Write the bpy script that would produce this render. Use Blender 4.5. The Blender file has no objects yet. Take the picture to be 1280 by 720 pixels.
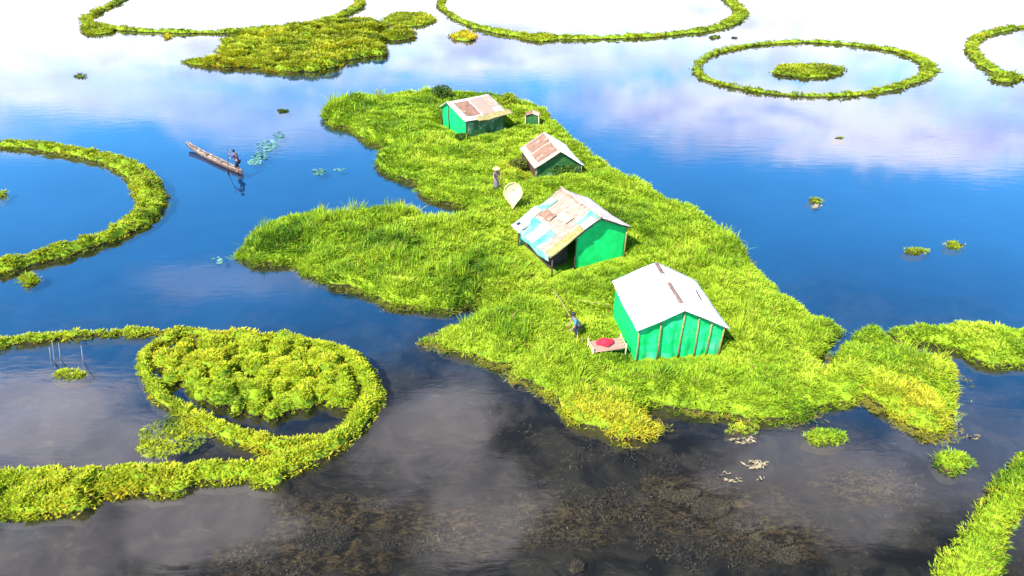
import bpy, bmesh, math, random
import numpy as np
from mathutils import Vector, Matrix

# ------------------------------------------------------------------ camera, sky, sun, exposure
SC = bpy.context.scene
FPX, PITCH, CAMH = 865.0, math.radians(31.6), 20.0
cam_d = bpy.data.cameras.new("camera"); cam = bpy.data.objects.new("camera", cam_d)
SC.collection.objects.link(cam); SC.camera = cam
cam.location = (0, 0, CAMH); cam.rotation_euler = (math.pi/2-PITCH, 0, 0)
cam_d.sensor_width = 36.0; cam_d.lens = FPX/1280*36.0
cam_d.clip_start = 0.5; cam_d.clip_end = 9000
SC.view_settings.view_transform = 'Standard'; SC.view_settings.look = 'None'
SC.view_settings.gamma = 1.0; SC.view_settings.use_curve_mapping = False
SC.view_settings.exposure = 1.65
SC.cycles.use_denoising = True
SC.cycles.max_bounces = 8; SC.cycles.transparent_max_bounces = 8
SC.cycles.caustics_reflective = False; SC.cycles.caustics_refractive = False
SUN_EL = math.radians(49); SUN_H = Vector((-0.64, -0.77))
SUN_STR, SKY_STR = 4.6, 0.15
cp, sp = math.cos(PITCH), math.sin(PITCH)

def at(px, py, z=0.0):
    """photograph pixel (1280 wide) to the world point at height z"""
    a, b = (px-640)/FPX, (360-py)/FPX
    d = Vector((a, cp+b*sp, -sp+b*cp)); t = (z-CAMH)/d.z
    return Vector((d.x*t, d.y*t, z))

class NT:
    def __init__(s, tree): s.t = tree; s.n = tree.nodes; s.l = tree.links; s.n.clear()
    def add(s, typ, **kw):
        n = s.n.new(typ)
        for k, v in kw.items(): setattr(n, k, v)
        return n
    def put(s, sock, v):
        if isinstance(v, bpy.types.NodeSocket): s.l.new(v, sock)
        elif v is not None:
            try: sock.default_value = v
            except Exception: sock.default_value = tuple(v)+(1,)
    def math(s, op, a, b=None, c=None, clamp=False):
        n = s.add('ShaderNodeMath', operation=op, use_clamp=clamp)
        for i, v in enumerate((a, b, c)):
            if v is not None: s.put(n.inputs[i], v)
        return n.outputs[0]
    def vec(s, op, a, b=None):
        n = s.add('ShaderNodeVectorMath', operation=op)
        s.put(n.inputs[0], a)
        if b is not None: s.put(n.inputs[1], b)
        return n.outputs['Value'] if op in ('LENGTH', 'DOT_PRODUCT', 'DISTANCE') else n.outputs[0]
    def mix(s, f, a, b, mode='MIX'):
        n = s.add('ShaderNodeMix', data_type='RGBA', blend_type=mode)
        s.put(n.inputs[0], f); s.put(n.inputs[6], a); s.put(n.inputs[7], b)
        return n.outputs[2]
    def noise(s, v, scale, detail=4, rough=.55, dist=0.0):
        n = s.add('ShaderNodeTexNoise'); s.put(n.inputs['Vector'], v)
        n.inputs['Scale'].default_value = scale; n.inputs['Detail'].default_value = detail
        n.inputs['Roughness'].default_value = rough; n.inputs['Distortion'].default_value = dist
        return n.outputs[0]
    def smooth(s, v, a, b, lo=0.0, hi=1.0):
        n = s.add('ShaderNodeMapRange', interpolation_type='SMOOTHSTEP')
        s.put(n.inputs[0], v)
        for i, q in enumerate((a, b, lo, hi)): s.put(n.inputs[1+i], q)
        return n.outputs[0]
    def scale(s, v, sc, loc=(0, 0, 0)):
        n = s.add('ShaderNodeMapping'); s.put(n.inputs[0], v)
        n.inputs['Scale'].default_value = sc; n.inputs['Location'].default_value = loc
        return n.outputs[0]

def c4(c): return (c[0], c[1], c[2], 1.0)

# sky: Nishita plus sunlit clouds laid out by direction on a high flat layer
world = bpy.data.worlds.new("World"); SC.world = world; world.use_nodes = True
W = NT(world.node_tree)
sky = W.add('ShaderNodeTexSky', sky_type='NISHITA', sun_disc=False)
sky.sun_elevation = SUN_EL; sky.sun_rotation = math.atan2(SUN_H.x, SUN_H.y)
sky.air_density = 1.0; sky.dust_density = 0.25; sky.ozone_density = 3.0
tc = W.add('ShaderNodeTexCoord'); sep = W.add('ShaderNodeSeparateXYZ'); W.put(sep.inputs[0], tc.outputs['Generated'])
zz = W.math('MAXIMUM', sep.outputs[2], 0.0)
inv = W.math('DIVIDE', 1.0, W.math('ADD', zz, 0.06))
cmb = W.add('ShaderNodeCombineXYZ')
W.put(cmb.inputs[0], W.math('MULTIPLY', sep.outputs[0], inv)); W.put(cmb.inputs[1], W.math('MULTIPLY', sep.outputs[1], inv))
P = cmb.outputs[0]
n1 = W.noise(W.scale(P, (0.8, 1.0, 1)), 1.5, 7, .58, .3)
n2 = W.noise(P, 5.0, 5, .6)
fbm = W.math('ADD', W.math('MULTIPLY', n1, .7), W.math('MULTIPLY', n2, .3))
n3 = W.noise(W.scale(P, (7, 11, 1)), 1.0, 6, .65, .6)
wob = W.math('ADD', W.math('MULTIPLY', W.math('SUBTRACT', fbm, .5), 1.9), W.math('MULTIPLY', W.math('SUBTRACT', n3, .5), 1.5))
def lobe(px, py, rx, ry, amp=1.0, rot=0.0):
    """a cloud whose mirror image lies about pixel px,py; radii as fractions of the layer coordinate"""
    d = at(px, py); d = (d - Vector((0, 0, CAMH))).normalized(); z = -d.z
    c = Vector((d.x/(z+.06), d.y/(z+.06), 0))
    v = W.vec('SUBTRACT', P, c)
    n = W.add('ShaderNodeVectorRotate', rotation_type='Z_AXIS'); W.put(n.inputs[0], v); n.inputs['Angle'].default_value = rot
    L = W.vec('LENGTH', W.vec('MULTIPLY', n.outputs[0], (1/rx, 1/ry, 0)))
    L = W.math('ADD', L, wob)
    return W.smooth(L, 1.12, .50, 0.0, amp)
dens = W.math('MULTIPLY', W.smooth(W.math('ADD', zz, W.math('MULTIPLY', wob, .13)), .30, .17), .97)
LOBES = [(980,140,.95,.5,.85,.2),(1120,180,.6,.30,.95,.1),(640,75,.9,.35,.8,0),(100,115,.9,.3,.55,.2),(330,150,.5,.3,.4,0),
         (1230,140,.6,.4,.5,0),(1090,185,.26,.12,.98,.1),(1190,168,.24,.12,.95,0),(930,165,.30,.12,.85,.2),(1250,180,.2,.1,.8,0),(60,122,.55,.10,.85,0),(170,142,.40,.08,.7,0),(20,188,.3,.06,.35,0),(330,178,.3,.08,.35,0),(15,515,.24,.15,.95,0),(100,560,.18,.09,.7,0),(545,540,.15,.19,.52,.5),(600,610,.12,.10,.36,0),(610,640,.13,.13,.42,0),
         (1020,600,.20,.14,.42,0),(230,650,.20,.10,.55,0),(60,690,.16,.08,.4,0),(1230,580,.16,.16,.3,0),(280,350,.25,.1,.22,0)]
for q in LOBES: dens = W.math('MAXIMUM', dens, lobe(*q))
dark = W.math('MULTIPLY', W.smooth(W.math('ADD', zz, W.math('MULTIPLY', wob, .12)), .53, .68), .93)  # dark cloud layer overhead, added to dim the reflection in the near water
shade = W.smooth(W.math('ADD', W.math('MULTIPLY', n2, .5), W.math('MULTIPLY', n1, .5)), .36, .58)
cloudcol = W.mix(W.smooth(zz, .30, .62), W.mix(shade, (.42, .44, .80, 1), (1.0, .95, 1.02, 1)), W.mix(shade, (.62, .60, .70, 1), (1.25, 1.14, 1.20, 1)))
skycol = W.mix(1.0, sky.outputs[0], (.48, 1.22, 1.66, 1), 'MULTIPLY')
bgs = W.add('ShaderNodeBackground'); W.put(bgs.inputs[0], skycol); bgs.inputs[1].default_value = SKY_STR
bgc = W.add('ShaderNodeBackground'); W.put(bgc.inputs[0], cloudcol); bgc.inputs[1].default_value = 1.22
mx = W.add('ShaderNodeMixShader'); W.put(mx.inputs[0], dens); W.l.new(bgc.outputs[0], mx.inputs[2])
bgd = W.add('ShaderNodeBackground'); W.put(bgd.inputs[0], W.mix(shade, (.045, .046, .052, 1), (.10, .096, .10, 1))); bgd.inputs[1].default_value = 1.0
mk = W.add('ShaderNodeMixShader'); W.put(mk.inputs[0], dark); W.l.new(bgs.outputs[0], mk.inputs[1]); W.l.new(bgd.outputs[0], mk.inputs[2])
W.l.new(mk.outputs[0], mx.inputs[1])
W.l.new(mx.outputs[0], W.add('ShaderNodeOutputWorld').inputs[0])

sun_d = bpy.data.lights.new("sun", 'SUN'); sun_d.energy = SUN_STR; sun_d.angle = math.radians(0.8); sun_d.color = (1.0, .955, .88)
sun = bpy.data.objects.new("sun", sun_d); SC.collection.objects.link(sun)
ts = Vector((SUN_H.x*math.cos(SUN_EL), SUN_H.y*math.cos(SUN_EL), math.sin(SUN_EL)))
sun.rotation_euler = ts.to_track_quat('Z', 'Y').to_euler()

# ------------------------------------------------------------------ helpers
rng = np.random.default_rng(7); random.seed(7)
def link(o, parent=None):
    SC.collection.objects.link(o)
    if parent: o.parent = parent
    return o
def tag(o, label=None, cat=None, group=None, kind=None):
    if label: o['label'] = label
    if cat: o['category'] = cat
    if group: o['group'] = group
    if kind: o['kind'] = kind
    return o
def empty(name, loc, rz=0.0):
    o = bpy.data.objects.new(name, None); o.location = loc; o.rotation_euler = (0, 0, rz); return link(o)
def obj(name, bm, mat, parent=None, smooth=False):
    me = bpy.data.meshes.new(name); bm.normal_update(); bm.to_mesh(me); bm.free()
    me.materials.append(mat)
    if smooth: me.polygons.foreach_set('use_smooth', [True]*len(me.polygons))
    return link(bpy.data.objects.new(name, me), parent)
def np_mesh(name, verts, faces, mat, tint=None, smooth=False, parent=None):
    me = bpy.data.meshes.new(name); nv, nf = len(verts), len(faces); k = faces.shape[1]
    me.vertices.add(nv); me.vertices.foreach_set('co', np.ascontiguousarray(verts, np.float32).ravel())
    me.loops.add(nf*k); me.loops.foreach_set('vertex_index', np.ascontiguousarray(faces, np.int32).ravel())
    me.polygons.add(nf); me.polygons.foreach_set('loop_start', np.arange(0, nf*k, k, dtype=np.int32))
    if smooth: me.polygons.foreach_set('use_smooth', np.ones(nf, bool))
    me.update(calc_edges=True)
    if tint is not None:
        a = me.attributes.new('tint', 'FLOAT_VECTOR', 'POINT'); a.data.foreach_set('vector', np.ascontiguousarray(tint, np.float32).ravel())
    me.materials.append(mat)
    return link(bpy.data.objects.new(name, me), parent)

def _h(ix, iy, s):
    n = (ix.astype(np.int64)*374761393 + iy.astype(np.int64)*668265263 + s*1442695041) & 0xffffffff
    n = ((n ^ (n >> 13))*1274126177) & 0xffffffff
    return ((n ^ (n >> 16)) & 0xffffff)/float(0xffffff)
def vnoise(x, y, s=0):
    ix, iy = np.floor(x), np.floor(y); fx, fy = x-ix, y-iy
    fx, fy = fx*fx*(3-2*fx), fy*fy*(3-2*fy)
    return (_h(ix, iy, s)*(1-fx)+_h(ix+1, iy, s)*fx)*(1-fy)+(_h(ix, iy+1, s)*(1-fx)+_h(ix+1, iy+1, s)*fx)*fy
def fbm2(x, y, s=0, o=3):
    v = 0; a = .5; t = 0
    for i in range(o): v = v+a*vnoise(x*2**i, y*2**i, s+i*17); t += a; a *= .5
    return v/t
def sst(a, b, x):
    t = np.clip((x-a)/(b-a), 0, 1); return t*t*(3-2*t)

# ---- bmesh shapes
def add_box(bm, c, s, rz=0.0, m=None):
    M = Matrix.Translation(c) @ Matrix.Rotation(rz, 4, 'Z') @ Matrix.Diagonal((s[0], s[1], s[2], 1))
    if m: M = m @ M
    bmesh.ops.create_cube(bm, size=1, matrix=M)
def add_tube(bm, pts, radii, n=7, caps=True):
    pts = [Vector(p) for p in pts]
    if not hasattr(radii, '__len__'): radii = [radii]*len(pts)
    rings = []
    for i, p in enumerate(pts):
        d = (pts[min(i+1, len(pts)-1)]-pts[max(i-1, 0)]).normalized()
        a = d.orthogonal().normalized() if i == 0 else (a - d*a.dot(d)).normalized()
        b = d.cross(a)
        rings.append([bm.verts.new(p+(a*math.cos(2*math.pi*k/n)+b*math.sin(2*math.pi*k/n))*radii[i]) for k in range(n)])
    for r0, r1 in zip(rings, rings[1:]):
        for k in range(n): bm.faces.new((r0[k], r0[(k+1) % n], r1[(k+1) % n], r1[k]))
    if caps: bm.faces.new(rings[0][::-1]); bm.faces.new(rings[-1])
def add_ball(bm, c, r, s=(1, 1, 1), u=12, v=8, m=None):
    M = Matrix.Translation(c)
    if m: M = M @ m
    bmesh.ops.create_uvsphere(bm, u_segments=u, v_segments=v, radius=r, matrix=M @ Matrix.Diagonal((s[0], s[1], s[2], 1)))
def sheet(f, nu, nv, th):
    """closed slab over the surface f(a,b)->Vector, a,b in 0..1, thickened by th along the normal"""
    bm = bmesh.new(); P0 = [[Vector(f(i/nu, j/nv)) for j in range(nv+1)] for i in range(nu+1)]
    n = (P0[nu][0]-P0[0][0]).cross(P0[0][nv]-P0[0][0]).normalized()*th
    A = [[bm.verts.new(p) for p in r] for r in P0]; B = [[bm.verts.new(p-n) for p in r] for r in P0]
    for i in range(nu):
        for j in range(nv):
            bm.faces.new((A[i][j], A[i+1][j], A[i+1][j+1], A[i][j+1])); bm.faces.new((B[i][j], B[i][j+1], B[i+1][j+1], B[i+1][j]))
    for i in range(nu):
        bm.faces.new((A[i+1][0], A[i][0], B[i][0], B[i+1][0])); bm.faces.new((A[i][nv], A[i+1][nv], B[i+1][nv], B[i][nv]))
    for j in range(nv):
        bm.faces.new((A[0][j], A[0][j+1], B[0][j+1], B[0][j])); bm.faces.new((A[nu][j+1], A[nu][j], B[nu][j], B[nu][j+1]))
    bmesh.ops.recalc_face_normals(bm, faces=bm.faces)
    return bm
def wob3(p, s, seed=0):
    return (fbm2(np.array([p[0]*s+p[2]*1.3*s]), np.array([p[1]*s-p[2]*s*.7]), seed, 3)[0]-.5)*2

# ------------------------------------------------------------------ materials
def mat(name): m = bpy.data.materials.new(name); m.use_nodes = True; return m, NT(m.node_tree)
def finish(T, sh): T.l.new(sh, T.add('ShaderNodeOutputMaterial').inputs[0])
def plain(name, col, col2=None, scale=6.0, rough=.7, bump=.15, transl=0.0, spec=.3, stretch=(1, 1, 1), lo=.35, hi=.65, col3=None):
    m, T = mat(name); co = T.scale(T.add('ShaderNodeTexCoord').outputs['Object'], stretch)
    n = T.noise(co, scale, 6, .62); base = T.mix(T.smooth(n, lo, hi), c4(col), c4(col2 or [x*.7 for x in col]))
    if col3: base = T.mix(T.smooth(T.noise(co, scale*.37+.1, 4, .6), .52, .66), base, c4(col3))
    b = T.add('ShaderNodeBsdfPrincipled'); T.put(b.inputs['Base Color'], base); b.inputs['Roughness'].default_value = rough
    b.inputs['Specular IOR Level'].default_value = spec
    if bump:
        bp = T.add('ShaderNodeBump'); bp.inputs['Strength'].default_value = bump; bp.inputs['Distance'].default_value = .03
        T.put(bp.inputs['Height'], T.noise(co, scale*4, 4, .6)); T.l.new(bp.outputs[0], b.inputs['Normal'])
    s = b.outputs[0]
    if transl:
        t = T.add('ShaderNodeBsdfTranslucent'); T.put(t.inputs[0], base)
        x = T.add('ShaderNodeMixShader'); x.inputs[0].default_value = transl; T.l.new(s, x.inputs[1]); T.l.new(t.outputs[0], x.inputs[2]); s = x.outputs[0]
    finish(T, s); return m
def leaf_mat(name, dark, mid, light, yellow, dead=(.22, .15, .04), transl=.42, patch=.25):
    m, T = mat(name)
    a = T.add('ShaderNodeAttribute', attribute_name='tint'); s = T.add('ShaderNodeSeparateXYZ'); T.put(s.inputs[0], a.outputs['Vector'])
    co = T.add('ShaderNodeTexCoord').outputs['Object']
    nz = T.noise(co, patch, 4, .6)
    f = T.math('ADD', T.math('MULTIPLY', s.outputs[0], .45), T.math('ADD', T.math('MULTIPLY', s.outputs[1], .3), T.math('MULTIPLY', T.math('SUBTRACT', nz, .5), 1.9)))
    f = T.math('ADD', f, .08)
    col = T.mix(T.smooth(f, 0, .42), c4(dark), c4(mid)); col = T.mix(T.smooth(f, .38, .85), col, c4(light))
    col = T.mix(T.smooth(T.math('ADD', s.outputs[2], T.math('MULTIPLY', T.math('SUBTRACT', s.outputs[1], .5), .5)), .25, .9), col, c4(yellow))
    col = T.mix(T.math('GREATER_THAN', s.outputs[1], .955), col, c4(dead))
    b = T.add('ShaderNodeBsdfPrincipled'); T.put(b.inputs['Base Color'], col); b.inputs['Roughness'].default_value = .75; b.inputs['Specular IOR Level'].default_value = .25
    t = T.add('ShaderNodeBsdfTranslucent'); T.put(t.inputs[0], T.mix(1.0, col, (1.15, 1.1, .5, 1), 'MULTIPLY'))
    x = T.add('ShaderNodeMixShader'); x.inputs[0].default_value = transl; T.l.new(b.outputs[0], x.inputs[1]); T.l.new(t.outputs[0], x.inputs[2])
    finish(T, x.outputs[0]); return m

M = {}
M['grass'] = leaf_mat('island_grass', (.07, .17, .007), (.235, .365, .011), (.40, .50, .032), (.52, .45, .03))
M['ring'] = leaf_mat('ring_leaves', (.05, .095, .005), (.21, .28, .008), (.37, .41, .016), (.50, .40, .02))
M['bright'] = leaf_mat('water_plant_leaves', (.07, .15, .006), (.28, .37, .010), (.45, .48, .02), (.58, .46, .03))
M['olive'] = leaf_mat('olive_leaves', (.06, .10, .006), (.23, .28, .010), (.38, .40, .016), (.55, .42, .02))
M['bush'] = leaf_mat('bush_leaves', (.015, .045, .006), (.045, .10, .010), (.10, .17, .015), (.2, .2, .02))
M['weed'] = leaf_mat('weed_leaves', (.03, .045, .010), (.10, .12, .012), (.19, .19, .02), (.30, .22, .04))
M['brownweed'] = leaf_mat('sunken_weed', (.012, .008, .004), (.034, .021, .009), (.09, .054, .02), (.22, .14, .05), transl=.1, patch=.6)
M['lily'] = leaf_mat('lily_pads', (.03, .12, .10), (.09, .24, .20), (.22, .42, .34), (.6, .7, .5), dead=(.5, .6, .5))
M['deadleaf'] = leaf_mat('dead_leaves', (.10, .075, .04), (.22, .17, .09), (.32, .26, .16), (.4, .33, .2), transl=.1)
def cover(name, c1, c2):
    m, T = mat(name); co = T.add('ShaderNodeTexCoord').outputs['Object']; z = T.add('ShaderNodeSeparateXYZ'); T.put(z.inputs[0], co)
    n = T.noise(co, 2.0, 5, .6); g = T.mix(T.smooth(n, .35, .65), c4(c1), c4(c2))
    soil = T.mix(n, (.010, .009, .005, 1), (.045, .030, .012, 1))
    b = T.add('ShaderNodeBsdfPrincipled'); b.inputs['Roughness'].default_value = .95; b.inputs['Specular IOR Level'].default_value = .1
    T.put(b.inputs['Base Color'], T.mix(T.smooth(T.math('ADD', z.outputs[2], T.math('MULTIPLY', n, .12)), .10, .20), soil, g)); finish(T, b.outputs[0]); return m
M['peat'] = cover('peat_cover', (.03, .04, .006), (.09, .11, .010))
M['matgreen'] = cover('mat_cover', (.09, .15, .008), (.19, .27, .012))
M['net'] = plain('green_net', (.008, .80, .19), (.012, .66, .14), 2.2, .6, .35, .42, .3)
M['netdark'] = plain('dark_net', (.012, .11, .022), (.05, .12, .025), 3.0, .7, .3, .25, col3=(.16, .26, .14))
M['netmid'] = plain('worn_net', (.006, .62, .14), (.035, .72, .27), 1.8, .6, .4, .4, col3=(.16, .58, .30), lo=.42, hi=.58)
M['white'] = plain('white_sheet', (.76, .75, .75), (.60, .60, .63), 1.6, .55, .15, 0, .4, stretch=(1, 3, 1), col3=(.50, .46, .42))
M['offwhite'] = plain('weathered_white_sheet', (.50, .45, .42), (.34, .27, .23), 2.5, .7, .2)
M['thatch'] = plain('dry_thatch', (.30, .22, .165), (.20, .135, .095), 2.4, .95, .6, stretch=(1, 5, 1), col3=(.44, .36, .29))
M['rust'] = plain('rusty_sheet', (.22, .115, .075), (.14, .075, .05), 2.6, .85, .3, col3=(.31, .20, .145))
M['beige'] = plain('beige_board', (.40, .31, .22), (.30, .21, .14), 3.0, .85, .3)
M['turq'] = plain('turquoise_tarp', (.05, .40, .23), (.17, .46, .33), 2.0, .6, .3, .15, .3, col3=(.34, .38, .32))
M['paleblue'] = plain('pale_blue_tarp', (.34, .44, .46), (.44, .52, .53), 2.0, .5, .3, .1, .4)
M['moss'] = plain('mossy_fringe', (.17, .16, .04), (.28, .21, .10), 4.0, .95, .6)
M['bamboo'] = plain('bamboo', (.24, .19, .06), (.17, .12, .04), 5.0, .6, .2)
M['darkwood'] = plain('dark_wood', (.075, .045, .03), (.04, .025, .018), 5.0, .8, .4)
M['ridge'] = plain('brown_ridge', (.17, .10, .075), (.10, .06, .05), 5.0, .85, .3)
M['boatwood'] = plain('weathered_boat_wood', (.20, .15, .12), (.12, .085, .065), 2.2, .75, .3, stretch=(6, 1, 1), col3=(.46, .38, .33))
M['boathull'] = plain('dark_boat_hull', (.10, .06, .04), (.06, .035, .025), 4.0, .7, .3)
M['skin'] = plain('brown_skin', (.28, .15, .09), (.25, .13, .08), 6, .6, 0)
M['hair'] = plain('black_hair', (.012, .01, .01), None, 20, .5, 0)
M['eye'] = plain('dark_eye', (.015, .012, .01), None, 20, .3, 0)
M['straw'] = plain('pale_straw', (.58, .52, .20), (.48, .42, .14), 8, .8, .4)
M['purple'] = plain('plum_cloth', (.20, .12, .13), (.14, .085, .10), 9, .9, .2)
M['blue'] = plain('blue_cloth', (.07, .19, .24), (.04, .12, .16), 9, .9, .2)
M['violet'] = plain('violet_cloth', (.07, .05, .12), (.05, .035, .09), 9, .9, .2)
M['black'] = plain('dark_cloth', (.022, .026, .035), None, 9, .9, .2)
M['greycloth'] = plain('grey_cloth', (.14, .11, .11), None, 9, .9, .2)
M['red'] = plain('red_cloth', (.62, .015, .035), (.45, .01, .03), 5, .85, .4)
M['pink'] = plain('pink_board', (.32, .18, .14), (.26, .17, .13), 3, .8, .2)
M['cream'] = plain('cream_pole', (.55, .50, .26), (.42, .36, .17), 4, .7, .2)
M['greypole'] = plain('grey_pole', (.20, .20, .19), (.13, .13, .13), 4, .7, .2)
m, T = mat('woven_scoop'); co = T.add('ShaderNodeTexCoord').outputs['Object']
wv = T.add('ShaderNodeTexWave', wave_type='BANDS', bands_direction='X'); T.put(wv.inputs[0], co); wv.inputs['Scale'].default_value = 9
wz = T.add('ShaderNodeTexWave', wave_type='BANDS', bands_direction='Z'); T.put(wz.inputs[0], co); wz.inputs['Scale'].default_value = 9
hh = T.math('MULTIPLY', wv.outputs[1], wz.outputs[1]); b = T.add('ShaderNodeBsdfPrincipled'); b.inputs['Roughness'].default_value = .7
T.put(b.inputs['Base Color'], T.mix(hh, (.46, .40, .19, 1), (.60, .55, .33, 1)))
bp = T.add('ShaderNodeBump'); bp.inputs['Distance'].default_value = .01; T.put(bp.inputs['Height'], hh); T.l.new(bp.outputs[0], b.inputs['Normal']); finish(T, b.outputs[0]); M['woven'] = m

# ------------------------------------------------------------------ water and lake bed
def big_plane(name, z, m, R=4000):
    bm = bmesh.new(); bmesh.ops.create_grid(bm, x_segments=1, y_segments=1, size=R, matrix=Matrix.Translation((0, 0, z)))
    return tag(obj(name, bm, m), kind='structure')
m, T = mat('lake_water'); co = T.add('ShaderNodeTexCoord').outputs['Object']
r1 = T.noise(T.scale(co, (.35, 1.2, 1)), 1.6, 4, .6, .4); r2 = T.noise(T.scale(co, (.06, .10, 1)), 1.0, 3, .5)
hgt = T.math('MULTIPLY', r1, T.smooth(r2, .35, .65, .25, 1.0))
bp = T.add('ShaderNodeBump'); bp.inputs['Strength'].default_value = .10; bp.inputs['Distance'].default_value = .05; T.put(bp.inputs['Height'], hgt)
fr = T.add('ShaderNodeFresnel'); fr.inputs[0].default_value = 1.62; T.l.new(bp.outputs[0], fr.inputs[1])
gl = T.add('ShaderNodeBsdfGlossy'); gl.inputs['Roughness'].default_value = .035; gl.inputs['Color'].default_value = (1, 1, 1, 1); T.l.new(bp.outputs[0], gl.inputs['Normal'])
tr = T.add('ShaderNodeBsdfTransparent'); tr.inputs[0].default_value = (.80, .88, .92, 1)
gm = T.add('ShaderNodeNewGeometry')      # seen from below the sheet passes the light on
mxs = T.add('ShaderNodeMixShader'); T.put(mxs.inputs[0], T.math('MULTIPLY', fr.outputs[0], T.math('SUBTRACT', 1.0, gm.outputs['Backfacing']))); T.l.new(tr.outputs[0], mxs.inputs[1]); T.l.new(gl.outputs[0], mxs.inputs[2])
finish(T, mxs.outputs[0]); M['water'] = m
big_plane('lake_water', 0.0, m)

m, T = mat('lake_bed'); co = T.add('ShaderNodeTexCoord').outputs['Object']
sx = T.add('ShaderNodeSeparateXYZ'); T.put(sx.inputs[0], co)
big = T.noise(co, .11, 5, .6, .5); med = T.noise(co, .55, 7, .68, .6); fin = T.math('ADD', T.math('MULTIPLY', T.noise(T.scale(co, (1, 1.7, 1)), 2.4, 6, .72, .8), .6), T.math('MULTIPLY', T.noise(T.scale(co, (1, 2.2, 1)), 7.0, 5, .75, .5), .4))
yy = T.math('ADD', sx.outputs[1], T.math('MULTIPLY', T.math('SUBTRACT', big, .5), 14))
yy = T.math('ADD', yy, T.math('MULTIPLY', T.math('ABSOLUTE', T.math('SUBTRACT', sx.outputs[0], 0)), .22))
far_blue = T.smooth(yy, 20, 44)
murk = T.mix(T.smooth(med, .40, .60), (.004, .004, .0035, 1), (.021, .016, .011, 1))
murk = T.mix(T.math('MULTIPLY', T.smooth(fin, .52, .66), T.smooth(med, .45, .6)), murk, (.075, .052, .026, 1))
blue = T.mix(T.smooth(big, .3, .7), (.002, .022, .056, 1), (.004, .035, .080, 1))  # water's blue and missing sky reflection put into the bed colour
wsum = None
for (px, py, rx, ry) in [(840,610,1.6,.8),(900,645,1.8,.6),(950,665,1.6,.5),(990,690,1.4,.5),(880,640,4.2,1.7),(960,670,3.2,1.2),(380,690,3.2,1.3),(420,645,3,1.2),(700,650,3,1.6),(560,660,3,1.5),(1080,610,2.5,1.2),(215,545,2,1)]:
    c = at(px, py, -.45); q = T.vec('LENGTH', T.vec('MULTIPLY', T.vec('SUBTRACT', co, (c.x, c.y, -.45)), (1/rx, 1/ry, 0)))
    q = T.smooth(T.math('ADD', q, T.math('MULTIPLY', T.math('SUBTRACT', med, .5), 2.6)), 1.15, .35); wsum = q if wsum is None else T.math('MAXIMUM', wsum, q)
stain = T.mix(T.smooth(fin, .44, .62), (.007, .005, .003, 1), (.085, .050, .019, 1))
murk = T.mix(T.math('MULTIPLY', wsum, .85), murk, stain)
d = T.add('ShaderNodeBsdfDiffuse'); T.put(d.inputs[0], T.mix(far_blue, murk, blue)); finish(T, d.outputs[0]); M['bed'] = m
big_plane('lake_bed', -0.45, m)

# ------------------------------------------------------------------ floating vegetation
class Shape:
    """signed distance (metres, positive inside) of a polygon or of a band along a line; noise roughens the edge"""
    def __init__(s, kind, pts, w=None, rough=.25, seed=0, closed=False):
        s.k = kind; s.p = np.array([(p[0], p[1]) for p in pts], float); s.w = None if w is None else np.array(w, float)
        s.r = rough; s.seed = seed; s.closed = closed
    def sd(s, X, Y):
        n = (fbm2(X*.9, Y*.9, s.seed+3, 3)-.5)*2*s.r
        A = s.p; B = np.roll(A, -1, 0)
        wa = s.w; wb = None if wa is None else np.roll(wa, -1)
        if s.k == 'line' and not s.closed: A, B = A[:-1], B[:-1]; wa, wb = wa[:-1], wb[:-1]
        best = np.full(X.shape, 1e9 if s.k == 'poly' else -1e9); inside = np.zeros(X.shape, bool)
        for i in range(len(A)):
            ax, ay = A[i]; bx, by = B[i]; dx, dy = bx-ax, by-ay
            t = np.clip(((X-ax)*dx+(Y-ay)*dy)/(dx*dx+dy*dy+1e-9), 0, 1)
            D = np.hypot(X-ax-t*dx, Y-ay-t*dy)
            if s.k == 'poly':
                best = np.minimum(best, D)
                if abs(dy) > 1e-9:
                    c = ((ay > Y) != (by > Y)) & (X < (bx-ax)*(Y-ay)/dy+ax); inside ^= c
            else: best = np.maximum(best, (wa[i]+(wb[i]-wa[i])*t)*.5-D)
        if s.k == 'poly': best = np.where(inside, best, -best)
        return best+n
    def bbox(s):
        g = 1.0 if s.w is None else s.w.max()
        return s.p[:, 0].min()-g, s.p[:, 0].max()+g, s.p[:, 1].min()-g, s.p[:, 1].max()+g
    def sample(s, dens):
        """random points near the shape, dens per m2 at 30 m, thinner farther off"""
        if s.k == 'poly':
            x0, x1, y0, y1 = s.bbox(); n = int((x1-x0)*(y1-y0)*dens)
            return np.stack([rng.uniform(x0, x1, n), rng.uniform(y0, y1, n)], 1)
        A = s.p; B = np.roll(A, -1, 0); out = []
        N = len(A) if s.closed else len(A)-1
        for i in range(N):
            w = max(s.w[i], s.w[(i+1) % len(A)])*1.3+.4; L = np.hypot(*(B[i]-A[i])); n = rng.poisson(L*w*dens)
            t = rng.random(n)[:, None]; d = (B[i]-A[i])/(L+1e-9); nn = np.array([-d[1], d[0]])
            out.append(A[i]+(B[i]-A[i])*t+nn*(rng.random(n)[:, None]-.5)*w)
        return np.concatenate(out)

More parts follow.
